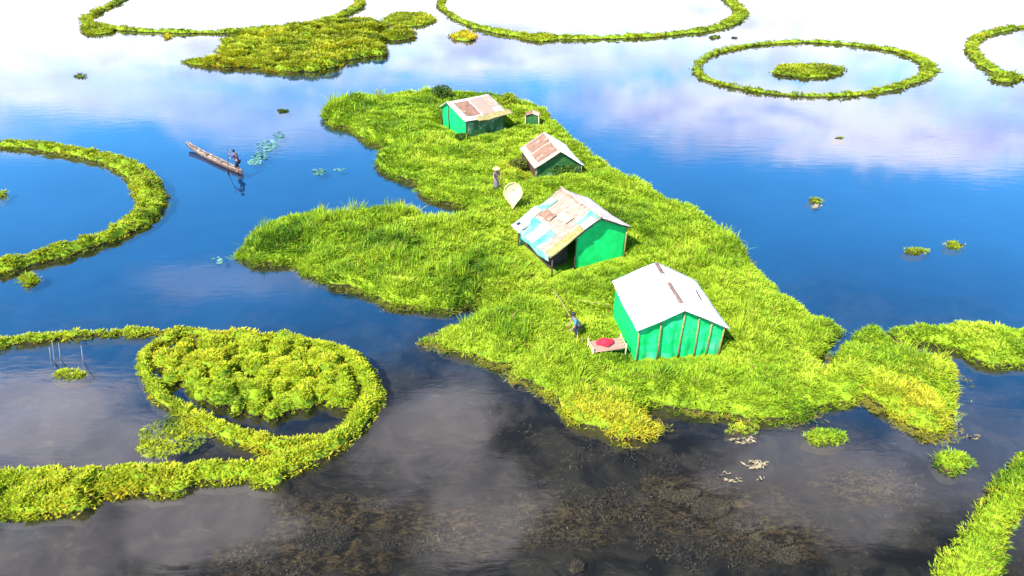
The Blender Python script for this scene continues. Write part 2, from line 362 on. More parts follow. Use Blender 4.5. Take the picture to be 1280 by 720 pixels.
def poly_px(pts, h=.5):
    """outline traced in the photograph -> ground outline; far edges show the top of the growth, near edges its foot"""
    n = len(pts); area = sum(pts[i][0]*pts[(i+1) % n][1]-pts[(i+1) % n][0]*pts[i][1] for i in range(n)); sg = 1 if area > 0 else -1
    out = []
    for i in range(n):
        a, b = pts[i-1], pts[(i+1) % n]; tx, ty = b[0]-a[0], b[1]-a[1]; L = math.hypot(tx, ty)+1e-6
        ny = -tx/L*sg           # outward normal's picture y (down positive)
        out.append(at(pts[i][0], pts[i][1], h*max(0, min(1, -ny*1.3+.15))))
    return out
def smooth_line(pts, k=6, closed=False):
    """Catmull-Rom through points of any dimension"""
    p = np.array(pts, float); n = len(p); out = []
    for i in range(n if closed else n-1):
        g = lambda j: p[j % n] if closed else p[min(max(j, 0), n-1)]
        a, b, c, d = g(i-1), g(i), g(i+1), g(i+2)
        for q in range(k):
            t = q/k; out.append(.5*((2*b)+(-a+c)*t+(2*a-5*b+4*c-d)*t*t+(-a+3*b-3*c+d)*t**3))
    if not closed: out.append(p[-1])
    return np.array(out)
def line_px(pts, h=.3, closed=False, rough=.25, seed=0, k=5):
    """(px, py, width) along the middle of a band of growth h high"""
    s = smooth_line([(*at(x, y, h*.5).xy, w) for x, y, w in pts], k, closed)
    return Shape('line', s[:, :2], s[:, 2], rough, seed, closed)

HUTS = []      # (x, y, rot, wl, wr, L) footprints kept free of tall growth
class Bed:
    def __init__(s, shapes, h0=.25, mound=.3, mscale=.5, edge=.5, seed=0, lumps=None, flat=None):
        s.sh = shapes; s.h0 = h0; s.mound = mound; s.ms = mscale; s.edge = edge; s.seed = seed; s.lumps = lumps
        s.flat = flat
    def sd(s, X, Y):
        v = s.sh[0].sd(X, Y)
        for q in s.sh[1:]: v = np.maximum(v, q.sd(X, Y))
        return v
    def height(s, X, Y, sd=None):
        sd = s.sd(X, Y) if sd is None else sd
        z = -.60+.60*sst(-.16, .06, sd)+s.h0*sst(-.02, s.edge, sd)
        bil = 1-np.abs(2*fbm2(X*s.ms, Y*s.ms, s.seed, 2)-1)*1.6
        bump = s.mound*(.55*fbm2(X*s.ms*.55, Y*s.ms*.55, s.seed+5, 2)+.75*np.clip(bil, 0, 1))*sst(0, s.edge*1.6, sd)
        if s.lumps is not None:
            b = np.zeros(X.shape)
            for cx, cy, r, hh in s.lumps:
                b = np.maximum(b, hh*np.sqrt(np.clip(1-((X-cx)**2+(Y-cy)**2)/(r*r), 0, 1)))
            bump = bump*.4+b*sst(-.1, .3, sd)
        if s.flat:
            k = np.ones(X.shape)
            for hx, hy, r, wl, wr, L in s.flat:
                c, q = math.cos(r), math.sin(r); u = (X-hx)*c+(Y-hy)*q; v = -(X-hx)*q+(Y-hy)*c
                d = np.maximum(np.maximum(-wl-u, u-wr), np.maximum(-v, v-L)); k = np.minimum(k, sst(.0, 1.6, d))
            bump = bump*k+(1-k)*.12
        return z+bump
    def mat(s, name, step, m, parent=None):
        x0 = min(q.bbox()[0] for q in s.sh)-.5; x1 = max(q.bbox()[1] for q in s.sh)+.5
        y0 = min(q.bbox()[2] for q in s.sh)-.5; y1 = max(q.bbox()[3] for q in s.sh)+.5
        nx, ny = int((x1-x0)/step)+2, int((y1-y0)/step)+2
        gx, gy = x0+np.arange(nx)*step, y0+np.arange(ny)*step
        X, Y = np.meshgrid(gx, gy); sd = s.sd(X, Y); Z = s.height(X, Y, sd)-.02
        ok = sd > -.10; cell = ok[:-1, :-1] | ok[1:, :-1] | ok[:-1, 1:] | ok[1:, 1:]
        idx = np.arange(nx*ny).reshape(ny, nx); f = np.stack([idx[:-1, :-1][cell], idx[:-1, 1:][cell], idx[1:, 1:][cell], idx[1:, :-1][cell]], 1)
        used = np.unique(f); mp = np.zeros(nx*ny, int); mp[used] = np.arange(len(used))
        V = np.stack([X.ravel(), Y.ravel(), Z.ravel()], 1)[used]
        return np_mesh(name, V, mp[f], m, smooth=True, parent=parent)
    def foliage(s, name, m, dens=9, blades=14, L=.38, wd=.035, tilt=.75, r0=.16, parent=None, zones=(), minsd=.0, hut=True, far=True, droop=.25, yel=0.0, upright=0.0):
        pts = np.concatenate([q.sample(dens) for q in s.sh]); X, Y = pts[:, 0], pts[:, 1]
        sd = s.sd(X, Y); keep = sd > minsd
        D = np.hypot(X, Y)
        if far: keep &= rng.random(len(X)) < np.clip((34/D)**1.3, .12, 1)
        if len(s.sh) > 1: keep &= rng.random(len(X)) < 1.0
        if hut:
            for hx, hy, r, wl, wr, Lh in HUTS:
                c, q = math.cos(r), math.sin(r); u = (X-hx)*c+(Y-hy)*q; v = -(X-hx)*q+(Y-hy)*c
                keep &= ~((u > -wl*.95) & (u < wr*.97) & (v > .1) & (v < Lh-.05))
        X, Y, sd, D = X[keep], Y[keep], sd[keep], D[keep]; Z = s.height(X, Y, sd)
        n = len(X); fs = np.clip((D/34)**.65, .9, 2.3) if far else np.ones(n)
        tr = rng.random(n); zl = np.ones(n); zy = np.full(n, yel)
        tr = .5*tr+.5*fbm2(X*.8, Y*.8, s.seed+31, 3)
        # older rims turn yellow
        zy = zy+.35*(fbm2(X*.35, Y*.35, s.seed+41, 3)-.42)*2+.30*sst(.5, 0, sd)*fbm2(X*.9, Y*.9, s.seed+43, 2)
        tr = tr+1.1*(fbm2(X*.5, Y*.5, s.seed+61, 4)-.5)
        for (zx, zyy, zr, yv, dv, hv) in zones:
            w = np.exp(-((X-zx)**2+(Y-zyy)**2)/(zr*zr)); zy = zy+yv*w; tr = tr+dv*w; zl = zl*(1+(hv-1)*w)
        # short trodden growth by the huts
        if hut and HUTS:
            for hx, hy, r, wl, wr, Lh in HUTS:
                c, q = math.cos(r), math.sin(r); u = (X-hx)*c+(Y-hy)*q; v = -(X-hx)*q+(Y-hy)*c
                d = np.maximum(np.maximum(-wl-u, u-wr), np.maximum(-v, v-Lh)); zl = zl*np.clip(.45+.55*d/1.2, .45, 1)
        tall = 1+.7*sst(.62, .8, fbm2(X*.6, Y*.6, s.seed+51, 3))
        zl = zl*np.where(rng.random(n) < .8, 1, 1.35)*tall
        b = blades; X, Y, Z, tr, zl, zy, fs = [np.repeat(q, b) for q in (X, Y, Z, tr, zl, zy, fs)]; N = n*b
        az = rng.uniform(0, 2*math.pi, N); rad = r0*np.sqrt(rng.random(N))*fs
        px, py = X+np.cos(az)*rad, Y+np.sin(az)*rad; az2 = az+rng.normal(0, .7, N)
        ti = np.abs(rng.normal(tilt, .35, N)); ti = np.clip(ti*(1-upright), .02, 1.5)
        ln = L*zl*fs**.6*rng.uniform(.55, 1.25, N)
        dx, dy, dz = np.cos(az2)*np.sin(ti), np.sin(az2)*np.sin(ti), np.cos(ti)
        w = wd*fs*rng.uniform(.7, 1.3, N)
        sxx, syy = -np.sin(az2)*w, np.cos(az2)*w
        base = np.stack([px, py, Z-.04], 1)
        mid = base+np.stack([dx, dy, dz], 1)*(ln*.52)[:, None]; mid[:, 2] += ln*.06
        tip = base+np.stack([dx*1.15, dy*1.15, dz], 1)*ln[:, None]; tip[:, 2] -= ln*droop*rng.random(N)*np.sin(ti)
        tip[:, 2] = np.maximum(tip[:, 2], .02)
        side = np.stack([sxx, syy, np.zeros(N)], 1)
        V = np.stack([base, mid+side, tip, mid-side], 1).reshape(-1, 3)
        F = np.arange(4*N).reshape(N, 4)
        tint = np.repeat(np.stack([np.clip(tr, -1, 2), rng.random(N), zy], 1), 4, 0)
        return np_mesh(name, V, F, m, tint, parent=parent)

def plant_thing(name, bed, label, cat, leafm, step=.2, group=None, matm='matgreen', **kw):
    c = bed.sh[0].p.mean(0); root = empty(name, (0, 0, 0)); tag(root, label, cat, group)
    bed.mat('root_mat', step, M[matm], root); bed.foliage('foliage', M[leafm], parent=root, **kw)
    return root

# hut frames measured from the photograph: x, y, turn, half widths, length, eaves, ridge
Z0 = .42
H4 = dict(p=(7.70, 25.55, .137), wl=2.15, wr=2.25, L=4.35, hl=1.80, hr=1.50, ht=2.72)
H3 = dict(p=(4.90, 34.35, .466), wl=3.15, wr=2.10, L=4.45, hl=1.30, hr=1.95, ht=3.00)
H2 = dict(p=(3.52, 47.55, .243), wl=1.95, wr=1.88, L=4.35, hl=.75, hr=.60, ht=1.88)
H1 = dict(p=(-5.56, 58.05, -.972), wl=1.35, wr=3.05, L=4.25, hl=1.55, hr=1.45, ht=2.30)
HUTS = [(*h['p'], h['wl'], h['wr'], h['L']) for h in (H4, H3, H2, H1)]
sh = at(665, 158, Z0); HUTS.append((sh.x, sh.y, -.1, .55, .55, .9))

ISLAND = [(404,147),(413,130),(440,120),(490,116),(550,115),(600,116),(640,120),(665,128),(682,139),(700,155),(725,177),(745,196),(775,212),(800,227),(825,240),(850,254),(880,264),(905,282),(920,299),(935,315),(950,335),(965,350),(985,368),(1005,383),(1018,394),(1037,395),(1054,405),(1052,418),(1036,440),(1024,455),(1034,455),(1040,443),(1052,428),(1069,413),(1091,411),(1108,418),(1116,430),(1150,434),(1180,440),(1196,452),(1197,468),(1195,490),(1194,515),(1185,540),(1174,548),(1149,540),(1128,530),(1113,520),(1102,512),(1091,503),(1080,493),(1069,500),(1040,509),(1004,525),(950,526),(914,522),(880,518),(860,514),(837,513),(815,508),(807,510),(815,520),(823,537),(804,551),(775,549),(745,539),(719,530),(702,509),(680,491),(666,477),(643,477),(641,467),(652,452),(640,455),(618,456),(598,446),(570,442),(553,436),(546,430),(520,422),(525,417),(546,417),(550,407),(560,402),(585,394),(612,384),(600,378),(564,388),(529,389),(489,380),(458,367),(427,358),(387,347),(364,330),(340,330),(320,331),(302,322),(298,315),(307,303),(329,281),(360,267),(400,262),(435,264),(471,256),(490,252),(507,262),(529,266),(564,268),(580,267),(588,263),(586,259),(560,255),(533,247),(521,238),(519,227),(502,221),(478,214),(467,203),(478,190),(486,184),(452,174),(435,160),(413,155)]
isl_shape = Shape('poly', poly_px(ISLAND, .55), None, .34, 1)
iln, x0_, x1_, y0_, y1_ = [], *isl_shape.bbox()
for _ in range(2600):
    x, y = random.uniform(x0_, x1_), random.uniform(y0_, y1_); r = random.uniform(.5, 1.5)
    if isl_shape.sd(np.array([x]), np.array([y]))[0] < r*.15 or any((x-a)**2+(y-b)**2 < ((r+c)*.55)**2 for a, b, c, d in iln): continue
    iln.append((x, y, r, r*random.uniform(.18, .42)))
isl = Bed([isl_shape], .24, .9, .60, .6, 1, lumps=iln, flat=HUTS)
GZ = lambda x, y: float(isl.height(np.array([x]), np.array([y]))[0])
def gpt(px, py):
    z = .4
    for _ in range(6): p = at(px, py, z); z = GZ(p.x, p.y)
    return at(px, py, z)
tag(isl.mat('island', .2, M['matgreen']), kind='structure')
def zn(px, py, r, y=0.0, d=0.0, h=1.0): p = at(px, py, .4); return (p.x, p.y, r, y, d, h)
ZONES = [zn(735,515,2.0,.62,.1), zn(800,530,1.5,.55,.1), zn(1120,480,1.9,.5,.1), zn(1160,520,1.3,.5,.1), zn(1190,455,1.2,.4), zn(600,360,3.0,.12,-.30,1.35), zn(500,290,3.5,0,-.12,1.5),  # yellow, dark growth; left-lobe darkness also puts shade between mounds into the colour
         zn(340,300,3,-.1,-.12,1.4), zn(640,215,3.0,.35,-.1,.6), zn(690,130,5,.15,-.2), zn(530,135,4,.1,-.35), zn(440,140,3,.1,-.15), zn(860,480,1.6,-.2,-.15), zn(730,400,2.2,.15,.05,.7), zn(800,250,3,.1,-.05),
         zn(980,400,3,-.05,.05), zn(560,410,2,-.1,.1), zn(640,290,2.5,.1,.1,.7), zn(900,300,3,0,.08), zn(1000,500,2,.12,.1)]
tag(isl.foliage('grass', M['grass'], 46, 15, .23, .026, .80, .15, zones=ZONES, minsd=-.04), kind='stuff', label='bright lime grass covering the long floating island', cat='grass')

REED = [(490,270,2.6,1.0),(430,285,3.0,.7),(340,300,2.5,.6),(575,345,2.6,1.0),(520,340,2.5,.6),(600,300,2,.3),(450,140,3,.5),(540,200,3,.5),(620,430,1.8,.4),(960,420,2.5,.4),(880,320,3,.35),(1130,450,1.5,.4),(700,470,1.6,.3)]
reed_bed = Bed([Shape('poly', [at(x, y).xy + Vector((r*math.cos(t), r*math.sin(t))) for t in [k*.6283 for k in range(10)]], None, .6, 300+i) for i, (x, y, r, d) in enumerate(REED)], seed=301)
reed_sd = reed_bed.sd; reed_bed.sd = lambda X, Y: np.minimum(np.minimum(reed_sd(X, Y), isl.sd(X, Y)-.15), (fbm2(X*.7, Y*.7, 310, 3)-.47)*4); reed_bed.height = lambda X, Y, sd=None: isl.height(X, Y)
tag(reed_bed.foliage('reeds', M['grass'], 3.2, 22, .62, .020, .35, .16, yel=.05), kind='stuff', label='taller bushy reed tufts scattered over the island grass', cat='reeds')
n_ = 60000; q_ = np.array([(p.x, p.y) for p in poly_px(ISLAND, .55)]); e_ = rng.integers(0, len(q_), n_); t_ = rng.random(n_)[:, None]
c_ = q_[e_]*(1-t_)+np.roll(q_, -1, 0)[e_]*t_+rng.normal(0, .30, (n_, 2)); d_ = isl.sd(c_[:, 0], c_[:, 1])
k_ = (d_ < .02) & (d_ > -.75) & (fbm2(c_[:, 0]*1.3, c_[:, 1]*1.3, 333, 3) > .47-.25*d_) & (rng.random(n_) < .5); c_ = c_[k_]; n_ = len(c_)
a_ = rng.uniform(0, 6.283, n_); l_ = rng.uniform(.04, .13, n_); u_ = np.stack([np.cos(a_)*l_, np.sin(a_)*l_], 1); w_ = np.stack([-u_[:, 1], u_[:, 0]], 1)*.28; z_ = rng.uniform(-.05, .025, n_)
V_ = np.stack([np.c_[c_-u_, z_-.01], np.c_[c_+w_, z_], np.c_[c_+u_, z_+.015], np.c_[c_-w_, z_]], 1).reshape(-1, 3)
tag(np_mesh('shore_litter', V_, np.arange(4*n_).reshape(n_, 4), M['weed'], np.repeat(np.stack([rng.random(n_), rng.random(n_)**.7, rng.random(n_)*.9], 1), 4, 0)), kind='stuff', label='brown and olive plant scraps floating along the island shore', cat='plant litter')

# --- rings of floating growth
RINGS = [
 ('vegetation_ring', 'ring of floating plants at the top left, cut by the top edge', [(150,0,1.3),(122,13,1.6),(106,24,1.7),(125,32,1.8),(180,37,1.4),(250,39,1.2),(310,37,1.3),(360,32,1.5),(405,25,2.0),(438,12,2.2),(450,0,2.0),(425,-14,1.5),(350,-24,1.5),(260,-25,1.5),(190,-14,1.4)], True, 'olive', .4, .35),
 ('vegetation_ring', 'widest ring of floating plants at the top centre, cut by the top edge', [(553,-2,1.4),(555,10,1.3),(575,24,1.3),(605,35,1.5),(645,42,1.8),(700,46,1.6),(760,46,1.5),(820,43,1.6),(870,38,1.8),(908,29,2.6),(926,16,3.0),(916,3,2.4),(895,-8,1.8),(820,-22,1.5),(740,-26,1.5),(640,-22,1.5),(575,-12,1.4)], True, 'olive', .35, .35),
 ('vegetation_ring', 'complete oval ring of floating plants encircling a small dark green islet', [(872,82,1.2),(890,66,1.2),(940,55,1.1),(1010,51,1.1),(1080,56,1.3),(1130,65,1.6),(1160,80,2.1),(1158,92,2.0),(1125,106,1.4),(1080,115,1.1),(1020,118,1.0),(960,114,1.0),(905,104,1.0),(878,94,1.1)], True, 'olive', .32, .3),
 ('vegetation_ring', 'partial ring of floating plants cut by the right edge of the view', [(1300,31,1.4),(1255,36,1.4),(1225,45,1.7),(1215,58,1.9),(1226,74,1.8),(1245,87,1.6),(1280,96,1.4),(1340,98,1.4),(1410,88,1.4),(1440,65,1.4),(1410,42,1.4),(1350,32,1.4)], True, 'olive', .35, .35),
 ('vegetation_ring', 'thick yellow green ring of floating plants cut by the left edge, open blue water inside', [(-20,178,1.2),(0,179,1.2),(40,181,1.2),(80,187,1.3),(118,194,1.4),(150,203,1.8),(176,220,2.1),(189,245,2.1),(178,268,1.9),(150,286,1.6),(110,302,1.45),(60,317,1.4),(15,328,1.5),(-40,335,1.6),(-150,322,1.5),(-215,280,1.5),(-215,235,1.4),(-150,195,1.3),(-80,181,1.2)], True, 'ring', .36, .35),
 ('vegetation_ring', 'bright ring of floating plants at the lower left with a loop full of lumpy growth', [(-60,436,.55),(0,426,.55),(60,418,.55),(120,413,.5),(180,411,.5),(240,412,.55),(310,417,.7),(370,423,.8),(425,438,.9),(452,462,1.05),(462,492,1.15),(450,522,1.2),(418,549,1.2),(375,570,1.2),(320,584,1.15),(255,588,1.15),(200,594,1.35),(140,598,1.5),(80,604,1.9),(20,608,2.1),(-60,612,2.0),(-200,590,1.5),(-240,520,1.0),(-160,458,.7)], True, 'bright', .36, .3),
]
for i, (nm, lab, pts, cl, mt, h, mo) in enumerate(RINGS):
    pts = [(x, y, w*(.78 if i < 4 else .9)) for x, y, w in pts]; sh_ = [line_px(pts, h+.1, cl, [.38, .38, .2, .35, .22, .2][i], 20+i)]
    if i == 4: pass
    if i == 5:
        sh_.append(line_px([(238,412,.5),(205,422,.55),(183,438,.6),(180,458,.65),(190,480,.65),(215,504,.65),(255,524,.7),(292,541,.75),(325,550,.8),(360,556,.9),(395,552,.8)], .4, False, .12, 33))
        sh_.append(line_px([(-30,624,1.3),(40,626,1.3),(100,626,.9)], .4, False, .2, 34))
        for q in ((150,603,.9),(210,606,.9),(330,598,.6)): sh_.append(line_px([(q[0]-14, q[1], q[2]), (q[0]+14, q[1]-2, q[2])], .4, False, .15, 35))
    bed = Bed(sh_, h*.62, mo*(1.25 if i > 3 else .9), 1.1, .35, 20+i)
    near = i == 5
    plant_thing(nm, bed, lab, 'floating ring', mt, .16 if i > 3 else .28, 'rings of floating plants on the lake', matm='matgreen',
                dens=70 if near else (50 if i == 4 else 26), blades=12, L=.14 if near else (.14 if i == 4 else .15), wd=.036 if near else .04, tilt=.95, r0=.13, hut=False, yel=[.18,.12,-.02,.15,.16,.2][i])

def polybed(pts, h=.4, rough=.2, seed=0, h0=.22, mound=.3, ms=.7, edge=.4, extra=()):
    return Bed([Shape('poly', poly_px(pts, h), None, rough, seed)]+list(extra), h0, mound, ms, edge, seed)
# lumpy bed inside the loop
BED = [(190,440),(215,425),(260,417),(330,419),(390,427),(425,440),(441,462),(443,490),(436,512),(412,514),(392,508),(372,507),(352,521),(322,522),(300,519),(270,508),(246,502),(225,488),(205,470),(193,455)]
bp_ = poly_px(BED, .5); shp = Shape('poly', bp_, None, .25, 70)
lum = []
x0, x1, y0, y1 = shp.bbox(); tries = 0
while tries < 4000:
    tries += 1; x, y = random.uniform(x0, x1), random.uniform(y0, y1); r = random.uniform(.42, .85)
    if shp.sd(np.array([x]), np.array([y]))[0] < r*.35: continue
    if any((x-a)**2+(y-b)**2 < ((r+c)*.62)**2 for a, b, c, d in lum): continue
    lum.append((x, y, r, r*.8))
class LumpBed(Bed):
    def sd(s, X, Y):
        v = np.full(X.shape, -9.0)
        for cx, cy, r, hh in s.lumps: v = np.maximum(v, r*.96-np.hypot(X-cx, Y-cy))
        return v+(fbm2(X*2.2, Y*2.2, 5, 2)-.5)*.25
lb = LumpBed([shp], .12, .1, 1.5, .25, 71, lumps=lum)
plant_thing('plant_bed', lb, 'yellow green cauliflower shaped water plants packed inside the lower left loop', 'plant bed', 'bright', .09, dens=95, blades=13, L=.12, wd=.034, tilt=.9, r0=.10, hut=False, yel=.15)
# ragged mass below the top left ring
MASS = [(278,52),(300,42),(340,36),(400,30),(440,25),(470,32),(466,46),(482,58),(480,68),(450,73),(430,80),(400,88),(370,91),(340,89),(322,80),(300,78),(285,72),(272,66)]
mlum, mp_ = [], Shape('poly', poly_px(MASS, .5), None, .5, 60); x0, x1, y0, y1 = mp_.bbox()
for _ in range(2500):
    x, y = random.uniform(x0, x1), random.uniform(y0, y1); r = random.uniform(.7, 1.7)
    if mp_.sd(np.array([x]), np.array([y]))[0] < r*.3 or any((x-a)**2+(y-b)**2 < ((r+c)*.70)**2 for a, b, c, d in mlum): continue
    mlum.append((x, y, r, r*.62))
for (px, py, w) in ((262,77,.8),(285,80,.8),(305,79,.9),(325,80,.9),(472,36,1.2),(490,44,1.0),(508,43,.9),(500,37,.8),(470,50,1.0),(455,30,1.3)):
    q = at(px, py, .2); mlum.append((q.x, q.y, w*1.3, w*.45))
mb = LumpBed([mp_, Shape('poly', [at(x, y, .2) for x, y in ((250,70),(330,70),(330,86),(250,86))], None, .1, 63), Shape('poly', [at(x, y, .2) for x, y in ((440,22),(520,30),(520,56),(440,60))], None, .1, 64)], .16, .2, 1.0, .4, 61, lumps=mlum)
plant_thing('plant_mass', mb, 'ragged olive mass of plants hanging below the top left ring', 'plant mass', 'olive', .25, dens=34, blades=14, L=.24, wd=.045, tilt=.9, r0=.2, hut=False, yel=.18)
# right hand strip, lower right mat
plant_thing('floating_mat', polybed([(1112,416),(1120,406),(1145,402),(1178,406),(1192,399),(1221,401),(1243,407),(1280,409),(1340,410),(1400,420),(1400,445),(1340,455),(1280,457),(1250,459),(1220,453),(1203,442),(1180,434),(1150,430),(1122,428)], .45, .2, 80, .25, .4, .55, .45),
            'long olive green mat stretching to the right edge behind the fan shaped lobe', 'floating mat', 'grass', .18, dens=46, blades=15, L=.2, wd=.028, tilt=.75, r0=.16, hut=False, yel=.1)
plant_thing('floating_mat', polybed([(1285,560),(1262,582),(1240,608),(1218,638),(1196,672),(1176,694),(1168,722),(1162,765),(1235,765),(1250,722),(1258,690),(1262,662),(1285,638),(1350,600),(1380,540),(1340,530)], .4, .15, 81, .22, .35, .6, .4),
            'narrow green mat entering from the lower right corner', 'floating mat', 'grass', .15, dens=54, blades=15, L=.18, wd=.024, tilt=.75, r0=.14, hut=False, yel=.05)
# small clumps: centre, half width and half height in picture pixels
CL = [
 (1008,88,50,10,'olive','dark green islet in the middle of the complete oval ring',-.3), (512,24,34,10,'olive','long olive clump between the two big top rings',.15), (490,46,22,6,'olive','flat clump touching the right of the ragged plant mass',.1),
 (580,45,17,8,'olive','orange yellow clump just below the left end of the widest ring',.6), (248,77,18,6,'olive','oval clump left of the ragged plant mass',.0), (300,79,24,4,'olive','thin low clump leading into the ragged plant mass',.0),
 (122,36,24,8,'olive','dark clump under the left end of the top left ring',-.1), (208,45,7,4,'olive','tiny orange clump below the top left ring',.6), (675,47,24,6,'olive','olive clump stuck to the underside of the widest ring',.1),
 (1258,97,20,7,'olive','dark clump at the foot of the partial right ring',0), (100,95,8,3,'bush','tiny dark clump alone on water below the top left ring',0), (352,138,10,3,'bush','small dark clump between the boat and the ragged mass',0),
 (1018,250,9,5,'ring','small olive clump alone on blue water right of the island',0), (1145,312,16,6,'ring','left one of two green clumps on dark blue water',0), (1193,305,13,6,'ring','right one of two green clumps on dark blue water',.1), (1048,172,8,3,'olive','tiny clump inside the pink cloud reflection',.1),
 (36,348,10,9,'bright','round leafy clump just below the thick left ring',0), (2,243,6,7,'ring','clump at the left edge inside the thick left ring',.1), (928,534,20,10,'grass','yellow green clump touching the front shore of the island',.3), (1030,545,26,12,'grass','oval green clump in front of the island left of the fan lobe',.05),
 (1193,576,25,18,'grass','rounded bright green clump below the tip of the fan lobe',-.2), (535,424,14,5,'grass','small low clump off the left shore of the island',.1), (87,466,24,8,'bright','low yellow clump among thin poles inside the lower left ring',.1), (893,46,9,3,'bush','tiny dark clump under the right end of the widest ring',0), (918,47,4,2,'bush','speck of dark growth between the widest ring and oval ring',0)]
for i, (px, py, a, b, mt, lab, ye) in enumerate(CL):
    pts = [(px+a*math.cos(t)*random.uniform(.88, 1.1), py+b*math.sin(t)*random.uniform(.85, 1.1)) for t in [k*2*math.pi/12 for k in range(12)]]
    c = at(px, py); near = c.y < 45; hh = min(.32, .5*b*c.length/FPX*1.0)
    bed = polybed(pts, hh, .08 if near else .15, 100+i, hh*.5, hh*.5, 1.0, .3)
    plant_thing('plant_clump', bed, lab, 'plant clump', mt, .1 if near else .2, 'small clumps of floating plants', dens=60 if near else 24, blades=12, L=max(.10, hh*.75), wd=.026 if near else .035, tilt=.85, r0=.11, hut=False, yel=ye)

# ------------------------------------------------------------------ flat floating and sunken leaves
def leaf_patch(name, spots, m, label, clump=0.0, *, cat=None, kind=None, n=60, size=.2, z=(.01, .03), flatness=.15, disc=True):
    V, F, Tn = [], [], []; k = 8 if disc else 4
    for (px, py, rx, ry, cnt) in spots:
        for _ in range(int(cnt*n)):
            r = math.sqrt(random.random()); t = random.uniform(0, 6.283); p = at(px+rx*r*math.cos(t), py+ry*r*math.sin(t), 0)
            if clump and fbm2(np.array([p.x*clump+9]), np.array([p.y*clump*1.3]), 77, 4)[0] < random.uniform(.40, .56): continue
            s = size*random.uniform(.5, 1.4); a0 = random.uniform(0, 6.283); zz_ = random.uniform(*z); tx, ty = random.gauss(0, flatness), random.gauss(0, flatness); i0 = len(V); q = random.random()
            asp = random.uniform(.75, 1) if disc else random.uniform(.12, .4)
            for j in range(k):
                t2 = 2*math.pi*j/k; u, v = s*math.cos(t2), s*asp*math.sin(t2)
                x, y = u*math.cos(a0)-v*math.sin(a0), u*math.sin(a0)+v*math.cos(a0); V.append((p.x+x, p.y+y, zz_+x*tx+y*ty)); Tn.append((random.random() if j == 0 else Tn[-1][0], q*.94, 0))
            F.append(tuple(range(i0, i0+k)))
    o = np_mesh(name, np.array(V), np.array(F), m, np.array(Tn))
    return tag(o, label, cat, kind=kind)
leaf_patch('lily_patch', [(350,170,8,5,.5),(335,182,14,7,1),(325,195,10,6,.8),(318,203,8,4,.5)], M['lily'], 'trail of pale lily pads on the water just right of the boat', cat='lily patch', n=60, size=.13)
leaf_patch('lily_patch', [(397,215,10,4,1),(425,212,8,2,.3)], M['lily'], 'small pale lily pad patch between the boat and the island', cat='lily patch', n=40, size=.13)
leaf_patch('lily_patch', [(272,325,6,5,.6)], M['lily'], 'few pale lily pads off the tip of the grassy lobe', cat='lily patch', n=14, size=.14)
leaf_patch('lily_patch', [(905,592,8,3,.6),(918,600,14,3,1),(950,598,5,3,.4)], M['deadleaf'], 'whitish leaf scraps floating in front of the island', cat='lily patch', n=14, size=.09, disc=False)
leaf_patch('dead_leaves', [(945,581,18,5,1)], M['deadleaf'], 'patch of pale dead leaves floating below the oval green clump', cat='dead leaves', n=46, size=.12, disc=False)
leaf_patch('dead_leaves', [(928,550,20,5,1)], M['deadleaf'], 'straw coloured dead leaves fringing the yellow green shore clump', cat='dead leaves', n=40, size=.10, disc=False)
leaf_patch('dead_leaves', [(1022,258,6,3,1)], M['deadleaf'], 'pale litter beside the lone olive clump on blue water', cat='dead leaves', n=16, size=.2, disc=False)
leaf_patch('dead_leaves', [(1215,546,12,4,.5)], M['deadleaf'], 'thin scatter of dry stalks right of the fan lobe tip', cat='dead leaves', n=14, size=.12, disc=False)
leaf_patch('weed_patch', [(215,545,42,22,1),(232,535,28,12,.8),(195,560,24,12,.5)], M['olive'], 'half sunken olive weed trailing from the loop inside the lower left ring', cat='water weed', n=900, size=.11, z=(-.06, .03), flatness=.6, disc=False)
leaf_patch('sunken_weed', [(850,612,26,12,1.2),(885,632,28,11,1.2),(925,652,30,10,1),(965,672,28,10,.8),(995,692,26,10,.8),(800,640,70,40,.4),(870,680,110,35,.35),(860,590,60,25,.3),(400,668,50,18,.5),(420,640,80,30,.25),(330,700,60,20,.2),(520,670,60,20,.2),(700,640,60,50,.25),(700,705,30,10,.5),(1100,600,60,30,.15),(640,520,40,30,.08),(760,570,60,25,.15)],
           M['brownweed'], 'brown and golden sunken weed under the dark foreground water', 1.3, cat='water weed', kind='stuff', n=6500, size=.045, z=(-.22, -.012), flatness=.5, disc=False)

# ------------------------------------------------------------------ huts
def hut(h, label):
    root = empty('hut', (h['p'][0], h['p'][1], Z0), h['p'][2]); return tag(root, label, 'hut', 'huts on the floating island')
def roofz(h, u): return h['ht']+(h['hl']-h['ht'])*(-u/h['wl']) if u < 0 else h['ht']+(h['hr']-h['ht'])*(u/h['wr'])
def slope(h, side, v0=0.0, v1=None, u0=0.0, u1=1.0, lift=0.0, th=.05, sag=.05, seed=0, rag=0.0):
    """roof sheet between fractions u0..u1 of the slope and lengths v0..v1"""
    v1 = h['L'] if v1 is None else v1; w = -h['wl'] if side < 0 else h['wr']
    def f(a, b):
        fu = u0+(u1-u0)*a; v = v0+(v1-v0)*b
        if rag: fu += rag*wob3((v*2, side, seed), 1.1, seed)*(a > .5 or u0 > 0); v += rag*1.5*wob3((fu*5, side, seed+2), .9, seed)
        u = w*fu; z = roofz(h, u if fu >= 0 else -u)
        z += lift+sag*wob3((u+seed, v, 0), .9, seed)-sag*1.2*math.sin(math.pi*min(1, max(0, v/h['L'])))*fu
        return (u, v, z)
    bm = sheet(f, 14, 14, -th if side < 0 else th)
    return bm
